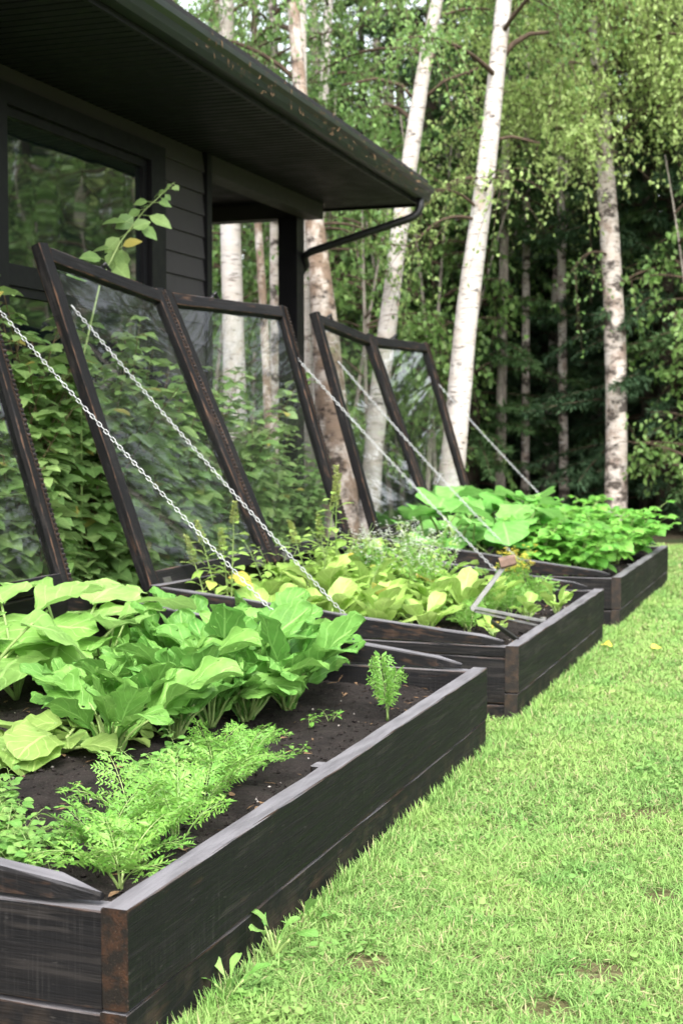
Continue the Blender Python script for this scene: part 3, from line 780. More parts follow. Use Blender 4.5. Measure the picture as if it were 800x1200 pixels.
def curve_pts(p0, az, el0, L, bend, n=7):
    """arched stem: starts at elevation el0 and bends down"""
    p = np.asarray(p0, float); out = [p]; 
    for i in range(n):
        e = el0 - bend * (i + .5) / n
        p = p + np.array([-math.sin(az) * math.cos(e), math.cos(az) * math.cos(e), math.sin(e)]) * L / n
        out.append(p)
    return np.array(out)

def mk_turnip(i):
    root = new_root('turnip_plant'); lf = MB(); stm = MB(); n = RS.randint(11, 14)
    for k in range(n):
        inner = k / n
        L = RS.uniform(.30, .50) * (1 - .25 * inner); W = L * RS.uniform(.30, .42)
        el = rad(RS.uniform(48, 76) + 16 * inner); bend = rad(RS.uniform(20, 110)) * (1 - .35 * inner); az = k * 2.4 + RS.uniform(-.3, .3)
        V, F, UV = leaf_grid(L, W, P_tur(RS.uniform(0, 6)), bend, RS.uniform(-.1, .5), RS.uniform(.08, .20), el, 11, 26, RS.uniform(12, 24), RS.uniform(0, 6), RS.uniform(-.5, .5), .045)
        place_leaf(lf, V, F, UV, (-math.sin(az) * .012, math.cos(az) * .012, 0), az, 0, RS.uniform(-.6, .6))
        c = V.reshape(27, 11, 3)[:13, 5]; m = np.array(Matrix.Rotation(az, 3, 'Z'))
        c = c @ m.T + np.array([-math.sin(az) * .012, math.cos(az) * .012, -.004])
        tube(stm, c, np.linspace(.0066, .0026, 13), 6)
    stm.build('stalks', M['stem'], root, True); lf.build('leaves', M['turnip'], root, True)
    return root
settle('turnip', mk_turnip, 5)

def mk_squash(i, leafm='squash', big=.23, low=False):
    root = new_root('squash_plant'); lf = MB(); stm = MB(); n = RS.randint(6, 8)
    for k in range(n):
        az = k * 2.4 + RS.uniform(-.4, .4)
        L = RS.uniform(.20, .40) * (.5 if low else 1); el = rad(RS.uniform(50, 82)) if not low else rad(RS.uniform(20, 50))
        P = curve_pts((0, 0, 0), az, el, L, rad(20)); tube(stm, P, np.linspace(.0075, .0045, len(P)), 6)
        D = big * RS.uniform(.8, 1.15)
        V, F, UV = leaf_grid(D, D * 1.08, P_round, rad(RS.uniform(15, 55)), RS.uniform(-.05, .28), RS.uniform(.04, .10), rad(RS.uniform(-12, 24)), 9, 12, RS.uniform(8, 14), RS.uniform(0, 6))
        V = V - np.array([0, D * .16, 0])
        place_leaf(lf, V, F, UV, P[-1], az + RS.uniform(-.5, .5), 0, RS.uniform(-.3, .3))
    stm.build('stalks', M['stem'], root, True); lf.build('leaves', M[leafm], root, True)
    return root
settle('squash', mk_squash, 3)
settle('squash_low', lambda i: mk_squash(i, 'squash_old', .15, True), 2)
settle('squash_far', lambda i: mk_squash(i, 'squash_far', .21), 3)

def mk_lettuce(i, leafm='lettuce', Lr=(.24, .38), elr=(52, 80), n=(9, 13), name='chard_plant', wr=(.38, .52)):
    root = new_root(name); lf = MB(); stm = MB(); n = RS.randint(*n)
    for k in range(n):
        inner = k / n; L = RS.uniform(*Lr); W = L * RS.uniform(*wr); el = rad(RS.uniform(*elr) + 12 * inner); az = k * 2.4 + RS.uniform(-.3, .3)
        pl = RS.uniform(.35, .6) * L
        P = curve_pts((0, 0, 0), az, el, pl, rad(12), 5); tube(stm, P, np.linspace(.005, .003, len(P)), 5)
        V, F, UV = leaf_grid(L * .75, W, P_let, rad(RS.uniform(30, 85)), RS.uniform(.05, .35), RS.uniform(.08, .18), el - rad(12), 5, 9, RS.uniform(8, 14), RS.uniform(0, 6))
        place_leaf(lf, V, F, UV, P[-1], az + RS.uniform(-.2, .2), 0, RS.uniform(-.3, .3))
    stm.build('stalks', M['stem'], root, True); lf.build('leaves', M[leafm], root, True)
    return root
settle('chard', lambda i: mk_lettuce(i, Lr=(.22, .36), elr=(50, 84), n=(12, 16), wr=(.34, .46)), 5)
settle('young', lambda i: mk_lettuce(i, 'lettuce', (.10, .15), (50, 80), (8, 10), 'young_lettuce', (.5, .62)), 2)

def frond(lf, stm, p0, az, el, L, bend, npair=8, leaflet=.011, wf=.26):
    P = curve_pts(p0, az, el, L, bend, 12); tube(stm, P, np.linspace(.0024, .0008, 13), 4)
    tans = norm(np.gradient(P, axis=0)); pos = []; dr = []; up = []; scs = []
    side = norm(np.array([math.cos(az), math.sin(az), 0]))
    for k in range(npair):
        t = .30 + .68 * k / (npair - 1); f = t * 12; a = int(min(11, f)); c = P[a] + (P[a + 1] - P[a]) * (f - a); tn = tans[a]
        ln = L * wf * math.sin(math.pi * min(1, (.22 + .80 * (k / npair)))) * RS.uniform(.8, 1.15) + .012
        nm = np.cross(side, tn)
        for sg in (-1, 1):
            d = norm(side * sg * .85 + tn * .55 + nm * RS.uniform(-.25, .35))
            q = max(3, int(ln / .012)); e = c + d * ln + nm * -.15 * ln
            tube(stm, [c, e], [.0009, .0005], 3, cap=False)
            for j in range(q + 1):
                u = (j + .6) / (q + .6); b = c + (e - c) * u
                for s2 in (-1, 1):
                    pos.append(b); dr.append(norm(d * .8 + tn * s2 * .75 + nm * RS.uniform(-.4, .4))); up.append(nm); scs.append(leaflet * RS.uniform(.8, 1.6) * (1.25 - .6 * u))
    scatter(lf, T_NEEDLE, np.array(pos), np.array(dr), np.array(up) + rvec(len(pos), .3), np.array(scs) * 1.6, wid=1.35)

def mk_carrot(i, n=(5, 7), Lr=(.17, .26), elr=(56, 86), bd=(30, 85), wf=.26):
    root = new_root('carrot_plant'); lf = MB(); stm = MB()
    for k in range(RS.randint(*n)):
        frond(lf, stm, (RS.gauss(0, .008), RS.gauss(0, .008), -.003), k * 2.4 + RS.uniform(-.4, .4), rad(RS.uniform(*elr)), RS.uniform(*Lr), rad(RS.uniform(*bd)), wf=wf)
    stm.build('stalks', M['stem'], root, True); lf.build('fronds', M['carrot'], root)
    return root
settle('carrot', mk_carrot, 5)
settle('carrot_up', lambda i: mk_carrot(i, (3, 4), (.15, .23), (76, 90), (5, 35), .20), 1)

def sprig(lf, stm, p0, az, el, L, bend, nl, lr, T=T_OV, wid=1.0, r0=.003, tri=False, start=.2):
    P = curve_pts(p0, az, el, L, bend, 10); tube(stm, P, np.linspace(r0, r0 * .35, 11), 5)
    pos = []; d = []; sc = []
    for k in range(nl):
        t = start + (1 - start) * (k + 1) / nl; f = min(9.999, t * 10); a = int(f); c = P[a] + (P[a + 1] - P[a]) * (f - a)
        z = k * 2.4 + RS.uniform(-.5, .5); o = np.array([math.cos(z), math.sin(z), RS.uniform(-.15, .5)]); o = norm(o)
        s = lr * RS.uniform(.65, 1.15) * (1 - .35 * max(0, t - .6) / .4)
        pe = c + o * s * .45 + np.array([0, 0, s * .1]); tube(stm, [c, pe], [r0 * .4, r0 * .25], 3, cap=False)
        if tri:
            sd = norm(np.cross(o, (0, 0, 1)))
            for dd, q, k2 in ((o + np.array([0, 0, -.35]), 0, 1.0), (sd * .9 + o * .35 + np.array([0, 0, -.25]), .1, .85), (-sd * .9 + o * .35 + np.array([0, 0, -.25]), .1, .85)):
                pos.append(pe); d.append(dd); sc.append(s * k2)
        else:
            pos.append(pe); d.append(o + np.array([0, 0, RS.uniform(-.6, .1)])); sc.append(s)
    n = len(pos)
    scatter(lf, T, np.array(pos), np.array(d), np.tile([0, 0, 1.0], (n, 1)) + rvec(n, .25), np.array(sc), wid=wid)
    return P

def mk_mint(i):
    root = new_root('leafy_herb'); lf = MB(); stm = MB()
    for k in range(RS.randint(8, 11)):
        sprig(lf, stm, (RS.gauss(0, .025), RS.gauss(0, .025), 0), RS.uniform(0, 6.28), rad(RS.uniform(40, 85)), RS.uniform(.08, .17), rad(30), RS.randint(7, 10), .042, wid=1.5, r0=.0022)
    stm.build('stalks', M['stem'], root, True); lf.build('leaves', M['mint'], root, True)
    return root
settle('mint', mk_mint, 4)
def mk_seedling(i):
    root = new_root('seedling'); lf = MB(); stm = MB()
    for k in range(3):
        sprig(lf, stm, (RS.gauss(0, .006), RS.gauss(0, .006), -.003), RS.uniform(0, 6.28), rad(RS.uniform(45, 85)), RS.uniform(.035, .06), rad(30), 6, .024, wid=.8, r0=.0012)
    stm.build('stalks', M['stem'], root, True); lf.build('leaves', M['carrot'], root, True)
    return root
settle('seedling', mk_seedling, 2)
def mk_bean(i):
    root = new_root('bean_plant'); lf = MB(); stm = MB()
    for k in range(RS.randint(6, 8)):
        sprig(lf, stm, (RS.gauss(0, .02), RS.gauss(0, .02), 0), RS.uniform(0, 6.28), rad(RS.uniform(50, 86)), RS.uniform(.30, .48), rad(32), RS.randint(9, 11), .10, wid=1.4, r0=.004, tri=True, start=.15)
    stm.build('stalks', M['stem'], root, True); lf.build('leaves', M['bean'], root, True)
    return root
settle('bean', mk_bean, 4)
def mk_weedy(i):
    root = new_root('leafy_weed'); lf = MB(); stm = MB()
    for k in range(RS.randint(7, 10)):
        sprig(lf, stm, (RS.gauss(0, .05), RS.gauss(0, .05), 0), RS.uniform(0, 6.28), rad(RS.uniform(62, 88)), RS.uniform(.26, .50), rad(25), RS.randint(14, 20), .062, wid=1.1, r0=.003, start=.15)
    stm.build('stalks', M['stem'], root, True); lf.build('leaves', M['lettuce'], root, True)
    return root
settle('weedy', mk_weedy, 3)
def mk_amaranth(i):
    root = new_root('amaranth_plant'); lf = MB(); stm = MB(); spikes = []
    for k in range(RS.randint(3, 5)):
        sp = MB(); spikes.append(sp)
        P = sprig(lf, stm, (RS.gauss(0, .03), RS.gauss(0, .03), 0), RS.uniform(0, 6.28), rad(RS.uniform(76, 90)), RS.uniform(.34, .56), rad(8), 16, .075, wid=.95, r0=.0045)
        n = 220; L = RS.uniform(.09, .16); t = rng.random(n); a = rng.uniform(0, 6.28, n); rr = .013 * (1 - t * .75)
        d = norm(P[-1] - P[-2]); pos = P[-1] - d * .03 + d * (t * L)[:, None] + np.stack([np.cos(a) * rr, np.sin(a) * rr, 0 * a], 1)
        scatter(sp, T_DIA, pos, np.stack([np.cos(a), np.sin(a), .6 + 0 * a], 1), np.tile([0, 0, 1.0], (n, 1)) + rvec(n, .3), rng.uniform(.007, .013, n), wid=1.3)
    stm.build('stalks', M['stem'], root, True); lf.build('leaves', M['lettuce'], root, True); [q.build('seed_spike', M['spike'], root) for q in spikes]
    return root
settle('amaranth', mk_amaranth, 2)
def mk_flower(i, petal='white_petal', name='flowering_herb', h=(.34, .5), ps=.0075):
    root = new_root(name); lf = MB(); stm = MB(); fl = MB()
    for k in range(RS.randint(8, 11)):
        P = curve_pts((RS.gauss(0, .03), RS.gauss(0, .03), 0), RS.uniform(0, 6.28), rad(RS.uniform(66, 88)), RS.uniform(*h), rad(14), 10); tube(stm, P, np.linspace(.0028, .001, 11), 4)
        for j in range(4, 11):
            for q in range(3):
                az = RS.uniform(0, 6.28); B = curve_pts(P[j], az, rad(RS.uniform(25, 65)), RS.uniform(.03, .085), rad(10), 3); tube(stm, B, [.0010, .0009, .0008, .0006], 3, cap=False)
                m = 5 if j > 6 else 2
                pos = B[-1] + rvec(m, .007); n = len(pos)
                if RS.random() < .72 and j > 5: 
                    for s in range(4): scatter(fl, T_DIA, pos, np.stack([np.cos(np.full(n, s * 1.57)), np.sin(np.full(n, s * 1.57)), np.full(n, .35)], 1), np.tile([0, 0, 1.0], (n, 1)), rng.uniform(.8, 1.3, n) * ps, wid=1.5)
                if j < 9:
                    pos = B[1:] + rvec(3, .006); scatter(lf, T_NEEDLE, pos, rvec(3), rvec(3), rng.uniform(.018, .04, 3), wid=1.4)
    stm.build('stalks', M['stem'], root, True); lf.build('leaves', M['carrot'], root); fl.build('flowers', M[petal], root)
    return root
settle('white', mk_flower, 2)
settle('yellow', lambda i: mk_flower(i, 'yellow_petal', 'yellow_flowered_herb', (.26, .40), .010), 1)

def soil_at(px, py, z=SZ):
    p = at(px, py, Z=z); p[2] = z - .004; return p
# --- nearest bed
for k, (x, y, s) in enumerate([(130, 884, .98), (205, 862, .95), (246, 850, .92), (290, 842, 1.0), (337, 832, .95), (168, 838, 1.05), (222, 815, 1.0), (275, 806, 1.0), (318, 800, 1.0), (346, 808, .72), (190, 805, 1.0), (232, 790, 1.0), (300, 778, .95), (150, 858, .9), (262, 826, 1.0), (100, 850, .85)]):
    near = ['standing alone at the front left of the group', '', '', '', 'nearest to the bare soil', '', '', '', '', '', '', '', '', '', '', ''][k]
    plant('turnip', k, soil_at(x, y), 'broad blue green turnip leaves standing in the thick of the nearest bed' if not near else f'tall turnip plant {near} in the nearest bed', 'turnip plant', 'turnip plants in the nearest bed' , s=s)
for k, (x, y, s) in enumerate([(20, 820, 1.05), (78, 806, 1.1), (-45, 840, 1.05), (122, 812, .82), (52, 788, .95)]):
    plant('squash', k, soil_at(x, y), 'pale squash plant with large round leaves at the left of the nearest bed', 'squash plant', 'squash plants in the nearest bed', s=s)
for k, (x, y, s) in enumerate([(20, 880, 1.0), (66, 884, .95), (-20, 890, 1.1), (100, 872, .9)]):
    plant('squash_low', k, soil_at(x, y), 'low yellowing squash leaves sprawling on the soil below the tall leaves', 'squash plant', 'low yellowing squash plants', s=s)
for k, (x, y, s) in enumerate([(140, 1042, .92), (166, 1012, .9), (206, 985, .85), (150, 975, .85), (236, 958, .85), (258, 932, .85), (285, 910, .8), (250, 902, .7), (294, 890, .62), (128, 1008, .75)]):
    plant('carrot', k, soil_at(x, y), 'feathery carrot top in the row beside the front board of the nearest bed', 'carrot plant', 'carrot tops in a row', s=s)
plant('carrot_up', 0, soil_at(452, 842, .22), 'lone upright carrot top on bare soil near the far end board', 'carrot plant', s=1.0)
for k, (x, y, s) in enumerate([(8, 1015, .85), (40, 1026, .75), (-20, 1000, .9), (26, 985, .8), (70, 1000, .6), (8, 955, .8), (186, 918, .8), (160, 930, .7), (218, 896, .7)]):
    if k < 6: plant('mint', k, soil_at(x, y), 'small leafy herb clump at the near left corner of the nearest bed', 'herb', 'leafy herb clumps by the near corner', s=s)
    else: plant('mint', k, soil_at(x, y), 'small leafy herb tucked between carrot tops and turnips', 'herb', 'leafy herbs between carrots and turnips', s=s)
for k, (x, y, l) in enumerate([(388, 842, 'tiny seedling on bare soil, halfway between turnips and lone carrot'), (364, 850, 'tiniest seedling on bare soil, just right of the last turnip'), (352, 884, 'flattened little seedling on bare soil right of the carrot row')]):
    plant('seedling', k, soil_at(x, y, .22), l, 'seedling', s=.9)
# --- middle bed
S2 = SZ + .01
def w2(x, y): return (x, y, S2 - .004)
for k, (x, y, s) in enumerate([(-2.40, 5.90, .85), (-2.10, 5.86, .9), (-1.88, 5.90, .8), (-2.25, 6.25, .95), (-1.97, 6.25, .9), (-1.75, 6.2, .7), (-2.5, 6.65, 1.0), (-2.2, 6.65, .95), (-2.35, 7.05, 1.0), (-2.62, 6.3, .9), (-1.95, 6.6, .85), (-2.08, 6.95, .9), (-1.8, 6.45, .75), (-1.68, 6.62, .75), (-1.86, 6.82, .85), (-2.0, 7.25, .95), (-1.62, 6.95, .75)]):
    plant('chard', k, w2(x, y), 'light green chard with broad blades in the middle bed', 'chard plant', 'chard plants in the middle bed', s=s)
plant('young', 0, soil_at(578, 748, .235), 'single pale young lettuce at the near inner corner of the middle bed', 'lettuce', s=.8)
plant('young', 1, soil_at(652, 722, .235), 'young lettuce with a yellow leaf at the far inner corner of the middle bed', 'lettuce', s=1.0)
plant('young', 1, soil_at(618, 728, .235), 'small lettuce just beyond the flat arm of the metal stay', 'lettuce', s=.8)
for k, (x, y, s) in enumerate([(-1.62, 6.75, .95), (-1.78, 6.90, 1.05), (-1.55, 7.05, 1.0), (-1.90, 7.15, 1.15), (-1.70, 7.3, 1.1), (-1.52, 7.42, 1.0), (-1.62, 6.45, .85), (-1.95, 7.5, 1.1)]):
    plant('carrot', k + 2, w2(x, y), 'feathery green top behind the metal stay in the middle bed', 'carrot plant', 'feathery tops in the middle bed', s=s)
for k, (x, y, s) in enumerate([(-2.55, 6.4, 1.0), (-2.15, 6.45, .95), (-2.35, 6.8, 1.0), (-2.1, 7.25, 1.0), (-2.4, 7.3, 1.0)]):
    plant('weedy', k, w2(x, y), 'thin upright leafy stems growing between the chard of the middle bed', 'leafy stems', 'leafy stems in the middle bed', s=s)
plant('amaranth', 0, w2(-2.62, 5.95), 'amaranth with upright seed spikes in the corner below the tall lid', 'amaranth plant', s=1.1)
plant('amaranth', 1, w2(-2.30, 6.42), 'amaranth with the tallest seed spike, right of the scarred lid', 'amaranth plant', s=1.2)
for k, (x, y, s, l) in enumerate([(-2.12, 6.85, 1.0, 'white flowering herb in the middle bed, directly below the peeling birch'), (-2.02, 7.25, 1.0, 'white flowering herb in the middle bed, right of the peeling birch'), (-1.88, 6.72, .95, 'white flowering herb nearest to the wooden block in the middle bed')]):
    plant('white', k, w2(x, y), l, 'flowering herb', s=s)
plant('yellow', 0, w2(-1.66, 7.52, ), 'yellow flowering herb right of the wooden block in the middle bed', 'flowering herb', s=.8)
# --- farthest bed
S3 = SZ + .02
def w3(x, y): return (x, y, S3 - .004)
for k, (x, y, s) in enumerate([(-2.5, 8.9, 1.1), (-2.2, 8.85, 1.1), (-1.95, 8.95, 1.1), (-2.45, 9.35, 1.3), (-2.1, 9.3, 1.25), (-1.85, 9.45, 1.1), (-2.4, 9.8, 1.3), (-2.1, 9.9, 1.3), (-2.5, 10.3, 1.3), (-2.15, 10.4, 1.2)]):
    plant('squash_far', k, w3(x, y), 'green squash plant with big overlapping leaves at the rear of the farthest bed', 'squash plant', 'squash plants in the farthest bed', s=s * 1.1)
for k, (x, y, s) in enumerate([(-1.78, 8.75, .85), (-1.52, 8.75, .85), (-1.78, 9.05, .95), (-1.52, 9.05, .9), (-1.78, 9.4, 1.0), (-1.52, 9.38, .95), (-1.78, 9.75, 1.0), (-1.52, 9.72, .95), (-1.78, 10.1, 1.0), (-1.46, 10.06, .95), (-1.78, 10.45, 1.0), (-1.46, 10.42, .95), (-1.78, 10.75, .95), (-1.46, 10.72, .9), (-1.9, 10.2, 1.0), (-1.85, 10.6, 1.0)]):
    plant('bean', k, w3(x, y), 'bushy bean plant along the lawn side of the farthest bed', 'bean plant', 'bean plants in the farthest bed', s=s * 1.14)

# ================================================================== raspberry thicket against the house
def mk_rasp(i, h=1.7, canes=32, name='raspberry_bush'):
    root = new_root(name); lf = MB(); stm = MB()
    for k in range(canes):
        az = RS.choice((0, math.pi)) + RS.gauss(0, .22); q = h * RS.uniform(.5, 1.1)
        sprig(lf, stm, (RS.gauss(0, .06), RS.gauss(0, .26), 0), az, rad(RS.uniform(72, 89)), q, rad(RS.uniform(10, 45)), int(24 * q / 1.2), .155, wid=1.2, r0=.006, tri=True, start=.08)
    stm.build('canes', M['cane'], root, True); lf.build('leaves', M['rasp'], root, True)
    return root
settle('rasp', mk_rasp, 3)
for k, (x, y, s, l) in enumerate([(-3.84, 5.20, 1.10, 'tall raspberry bush in the gap between the left edge lid and the scarred lid'), (-3.86, 5.9, 1.06, 'raspberry bush behind the near half of the tall lid by the window'),
                                  (-3.86, 6.6, 1.0, 'raspberry bush behind the far half of the tall lid by the window'), (-3.80, 7.4, 1.0, 'raspberry bush below the house corner behind the lid glass'),
                                  (-3.80, 8.2, .92, 'raspberry bush below the open porch behind the lid glass'), (-3.80, 9.0, .78, 'low raspberry bush behind the stile nearest the porch post'),
                                  (-3.86, 4.45, 1.2, 'raspberry bush at the left edge of the photo behind the lid glass'), (-3.80, 9.9, .62, 'lowest raspberry growth at the foot of the peeling birch')]):
    plant('rasp', k, (x, y, 0), l, 'raspberry bush', 'raspberry bushes along the house', rz=(0, math.pi)[k % 2], s=s)
# a long shoot rising in front of the window
sh = new_root('raspberry_shoot'); lf = MB(); stm = MB()
p0 = at(95, 430, X=-3.72); sh.location = (p0[0], p0[1], 0)
q = [at(95, 600, X=-3.72), p0, at(118, 330, X=-3.70), at(140, 285, X=-3.66), at(168, 248, X=-3.62), at(205, 213, X=-3.56)]
q = [np.array([q[0][0], q[0][1], 0])] + q[1:]
q = np.array(q) - np.array([p0[0], p0[1], 0])
tube(stm, q, [.007, .006, .005, .004, .003, .0015], 6)
pos, dd, sc = [], [], []
for (f, s) in ((2.1, .15), (2.5, .15), (2.8, .13), (3.1, .14), (3.3, .13), (3.6, .12), (3.9, .13), (4.1, .10), (4.3, .085), (4.5, .06), (4.62, .05), (4.75, .045), (4.85, .04), (4.95, .04)):
    a = int(f); c = q[a] + (q[a + 1] - q[a]) * (f - a)
    for sg in (-1, 1):
        o = norm(cr * sg * RS.uniform(.3, 1) + np.array([0, 0, RS.uniform(-.7, .25)]) + rvec(1, .25)[0]); e = c + o * s * .35
        tube(stm, [c, e], [.0022, .0016], 4, cap=False); pos.append(e); dd.append(o + np.array([0, 0, -.3])); sc.append(s * RS.uniform(.8, 1.1))
scatter(lf, T_OV, np.array(pos), np.array(dd), np.tile(-cf, (len(pos), 1)) + np.array([0, 0, .7]) + rvec(len(pos), .3), np.array(sc), wid=1.2)
stm.build('stem', M['stem'], sh, True); lf.build('leaves', M['rasp'], sh, True)
tag(sh, 'long leafy shoot arching up in front of the dark house window', 'shoot')

# ================================================================== grass
def grass():
    mb = MB(); X = []; 
    def region(n, x0, x1, y0, y1):
        X.append(np.stack([rng.uniform(x0, x1, n), rng.uniform(y0, y1, n)], 1))
    region(125000, -1.19, .75, 1.8, 4.0); region(105000, -1.19, 1.25, 4.0, 6.5); region(90000, -1.19, 1.9, 6.5, 10.0); region(70000, -1.19, 3.2, 10.0, 15.0)
    region(12000, -2.9, -1.2, 5.1, 5.62); region(12000, -2.9, -1.2, 7.87, 8.49); region(26000, -3.6, -1.2, 11.02, 15.0); region(9000, .75, 1.6, 1.8, 4)
    n_e = 9000; ye = rng.uniform(1.9, 11, n_e); X.append(np.stack([-1.19 + np.abs(rng.normal(0, .03, n_e)), ye], 1))
    P = np.concatenate(X); n = len(P)
    edge = np.zeros(n, bool); edge[-n_e:] = True
    # thin, worn patches
    f = np.sin(P[:, 0] * 5.1 + 1.3 * np.sin(P[:, 1] * 2.1)) + np.sin(P[:, 1] * 4.3 + P[:, 0] * 2.2) + .8 * np.sin(P[:, 0] * 11 - P[:, 1] * 9)
    bare = (f < -2.15) & (rng.random(n) < .72)
    for bx, by in ((430, 1130), (702, 1140), (640, 1185), (775, 1050)):
        c = at(bx, by, Z=0)[:2]; bare |= (np.hypot(P[:, 0] - c[0], (P[:, 1] - c[1]) * .8) < .055) & (rng.random(n) < .9)
    keep = ~bare | edge; P = P[keep]; f = f[keep]; edge = edge[keep]; n = len(P)
    dist = np.hypot(P[:, 0], P[:, 1])
    tuft = .5 + .5 * np.sin(P[:, 0] * 23 + 3 * np.sin(P[:, 1] * 7)) * np.sin(P[:, 1] * 19)
    h = (rng.uniform(.012, .034, n) + .012 * tuft) * (1 + .16 * f / 2) + edge * rng.uniform(0, .032, n)
    wd = rng.uniform(.0008, .0020, n) * np.clip(dist / 3.0, 1, 3.0)
    az = rng.uniform(0, 6.283, n); lean = rng.uniform(.1, 1.0, n) ** .8 * 1.9
    lean = np.where(edge, lean * .5, lean)
    d = np.stack([np.cos(az), np.sin(az)], 1); sd = np.stack([-np.sin(az), np.cos(az)], 1)
    z0 = np.full(n, -.006)
    def pt(t, wf, k):
        c = P + d * (h * lean * t ** 1.6)[:, None]; z = z0 + h * np.maximum(.12 * t, t - .26 * lean * t * t)
        return np.concatenate([c + sd * (wd * wf * k)[:, None], z[:, None]], 1)
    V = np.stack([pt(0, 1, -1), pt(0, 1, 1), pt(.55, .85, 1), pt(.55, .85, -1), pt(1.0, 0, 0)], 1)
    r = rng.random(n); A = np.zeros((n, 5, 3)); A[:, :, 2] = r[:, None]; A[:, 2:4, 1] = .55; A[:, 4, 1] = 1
    o = (np.arange(n) * 5)[:, None]
    mb.add(V.reshape(-1, 3), [np.array([[0, 1, 2, 3]]) + o, np.array([[3, 2, 4]]) + o], 0, leafuv=A.reshape(-1, 3))
    # little round leaves of clover and flat dry clippings among the blades
    m = 26000; X2 = np.concatenate([np.stack([rng.uniform(-1.15, .9, m), rng.uniform(1.9, 5.5, m)], 1), np.stack([rng.uniform(-1.15, 1.8, m), rng.uniform(5.5, 11, m)], 1)])
    g2 = np.sin(X2[:, 0] * 4.7 + 2.1 + 1.6 * np.sin(X2[:, 1] * 1.7)) + np.sin(X2[:, 1] * 3.7 - X2[:, 0] * 3.1 + .7) + .6 * np.sin(X2[:, 0] * 17) * np.sin(X2[:, 1] * 13)
    X2 = X2[(g2 > 1.8) | (rng.random(len(X2)) < .05)]; m = len(X2)
    scatter(mb, T_OV, np.concatenate([X2, rng.uniform(.006, .026, m)[:, None]], 1), rvec(m) * np.array([1, 1, .25]), np.tile([0, 0, 1.0], (m, 1)) + rvec(m, .35), rng.uniform(.010, .022, m), rng.random(m) * .5, wid=1.6)
    m = 6500; X3 = np.stack([rng.uniform(-1.15, 1.2, m), rng.uniform(1.9, 8, m), rng.uniform(.008, .03, m)], 1)
    scatter(mb, T_NEEDLE, X3, rvec(m) * np.array([1, 1, .2]), np.tile([0, 0, 1.0], (m, 1)) + rvec(m, .3), rng.uniform(.014, .036, m), np.full(m, .95), wid=.42)
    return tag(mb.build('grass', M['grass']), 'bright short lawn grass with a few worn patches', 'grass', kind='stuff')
grass()
# lawn weeds with broad blades near the bed
settle('weed', lambda i: mk_lettuce(i, 'mint', (.07, .13), (25, 80), (4, 6), 'lawn_weed', (.24, .34)), 2)
for k, (x, y, s, l) in enumerate([(322, 1122, 1.0, 'tallest broad leaved weed against the near bed side'), (356, 1092, .7, 'small broad leaved weed growing out from under the nearest bed'), (268, 1170, .7, 'weed at the lower edge of the photo beside the nearest bed')]):
    plant('weed', k, at(x, y, Z=0), l, 'weed', s=s)
for (x, y, l) in ((763, 768, 'yellow fallen leaf on the lawn at the right edge'), (705, 763, 'yellow fallen leaf on the lawn beside the middle bed corner')):
    mb = MB(); V, F, UV = leaf_grid(.07, .05, P_ov, .8, .3, .15, .3); place_leaf(mb, V, F, UV, (0, 0, .035), RS.uniform(0, 6), 0, .3)
    o = mb.build('fallen_leaf', M['yellow_petal'], None, True); o.location = at(x, y, Z=0); tag(o, l, 'leaf')

# ================================================================== trees
def interp(P, z):
    zs = P[:, 2]; return np.stack([np.interp(z, zs, P[:, 0]), np.interp(z, zs, P[:, 1]), z], -1)

def crown(lf, br, P, z0, z1, nl, reach, leaf=.053, twigs=14, per=32, droop=1.0, tl=(.35, .9), azr=None, T=T_DIA):
    for k in range(nl):
        z = z0 + (z1 - z0) * (k + RS.random()) / nl; c = interp(P, np.array(z))
        az = RS.uniform(0, 6.283) if azr is None else RS.uniform(*azr)
        L = reach * RS.uniform(.55, 1.1) * (1 - .45 * (z - z0) / max(.1, z1 - z0 + 2))
        B = curve_pts(c, az, rad(RS.uniform(10, 48)), L, rad(RS.uniform(35, 80)) * droop, 8); tube(br, B, np.linspace(.012 + L * .008, .004, 9), 5)
        nt_ = max(3, int(twigs * L / 1.6)); t = rng.uniform(.18, 1, nt_) ** .8 * 7.99; a = t.astype(int)
        st_ = B[a] + (B[a + 1] - B[a]) * (t - a)[:, None]; bd = norm(B[a + 1] - B[a])
        d = norm(bd * .6 + rvec(nt_, .65) + np.array([0, 0, -.1])); tlv = rng.uniform(*tl, nt_)
        u = np.linspace(.1, 1, per); sag = .55 * droop
        pos = st_[:, None] + d[:, None] * (tlv[:, None] * u)[..., None]; pos[..., 2] -= sag * tlv[:, None] * u ** 2
        for q in range(nt_):
            e = pos[q]; tube(br, [st_[q], e[per // 2], e[-1]], [.005, .0032, .0015], 3, cap=False)
        pos = pos.reshape(-1, 3); n = len(pos); pos = pos + rvec(n, .035)
        dl = rvec(n, .6) + np.array([0, 0, -.85]); 
        scatter(lf, T, pos, dl, rvec(n, .7) + np.array([0, 0, .7]), rng.uniform(.65, 1.25, n) * leaf, wid=1.0)

def tree_root(name, base, label, cat, group):
    return empty(name, base, label, cat, group)

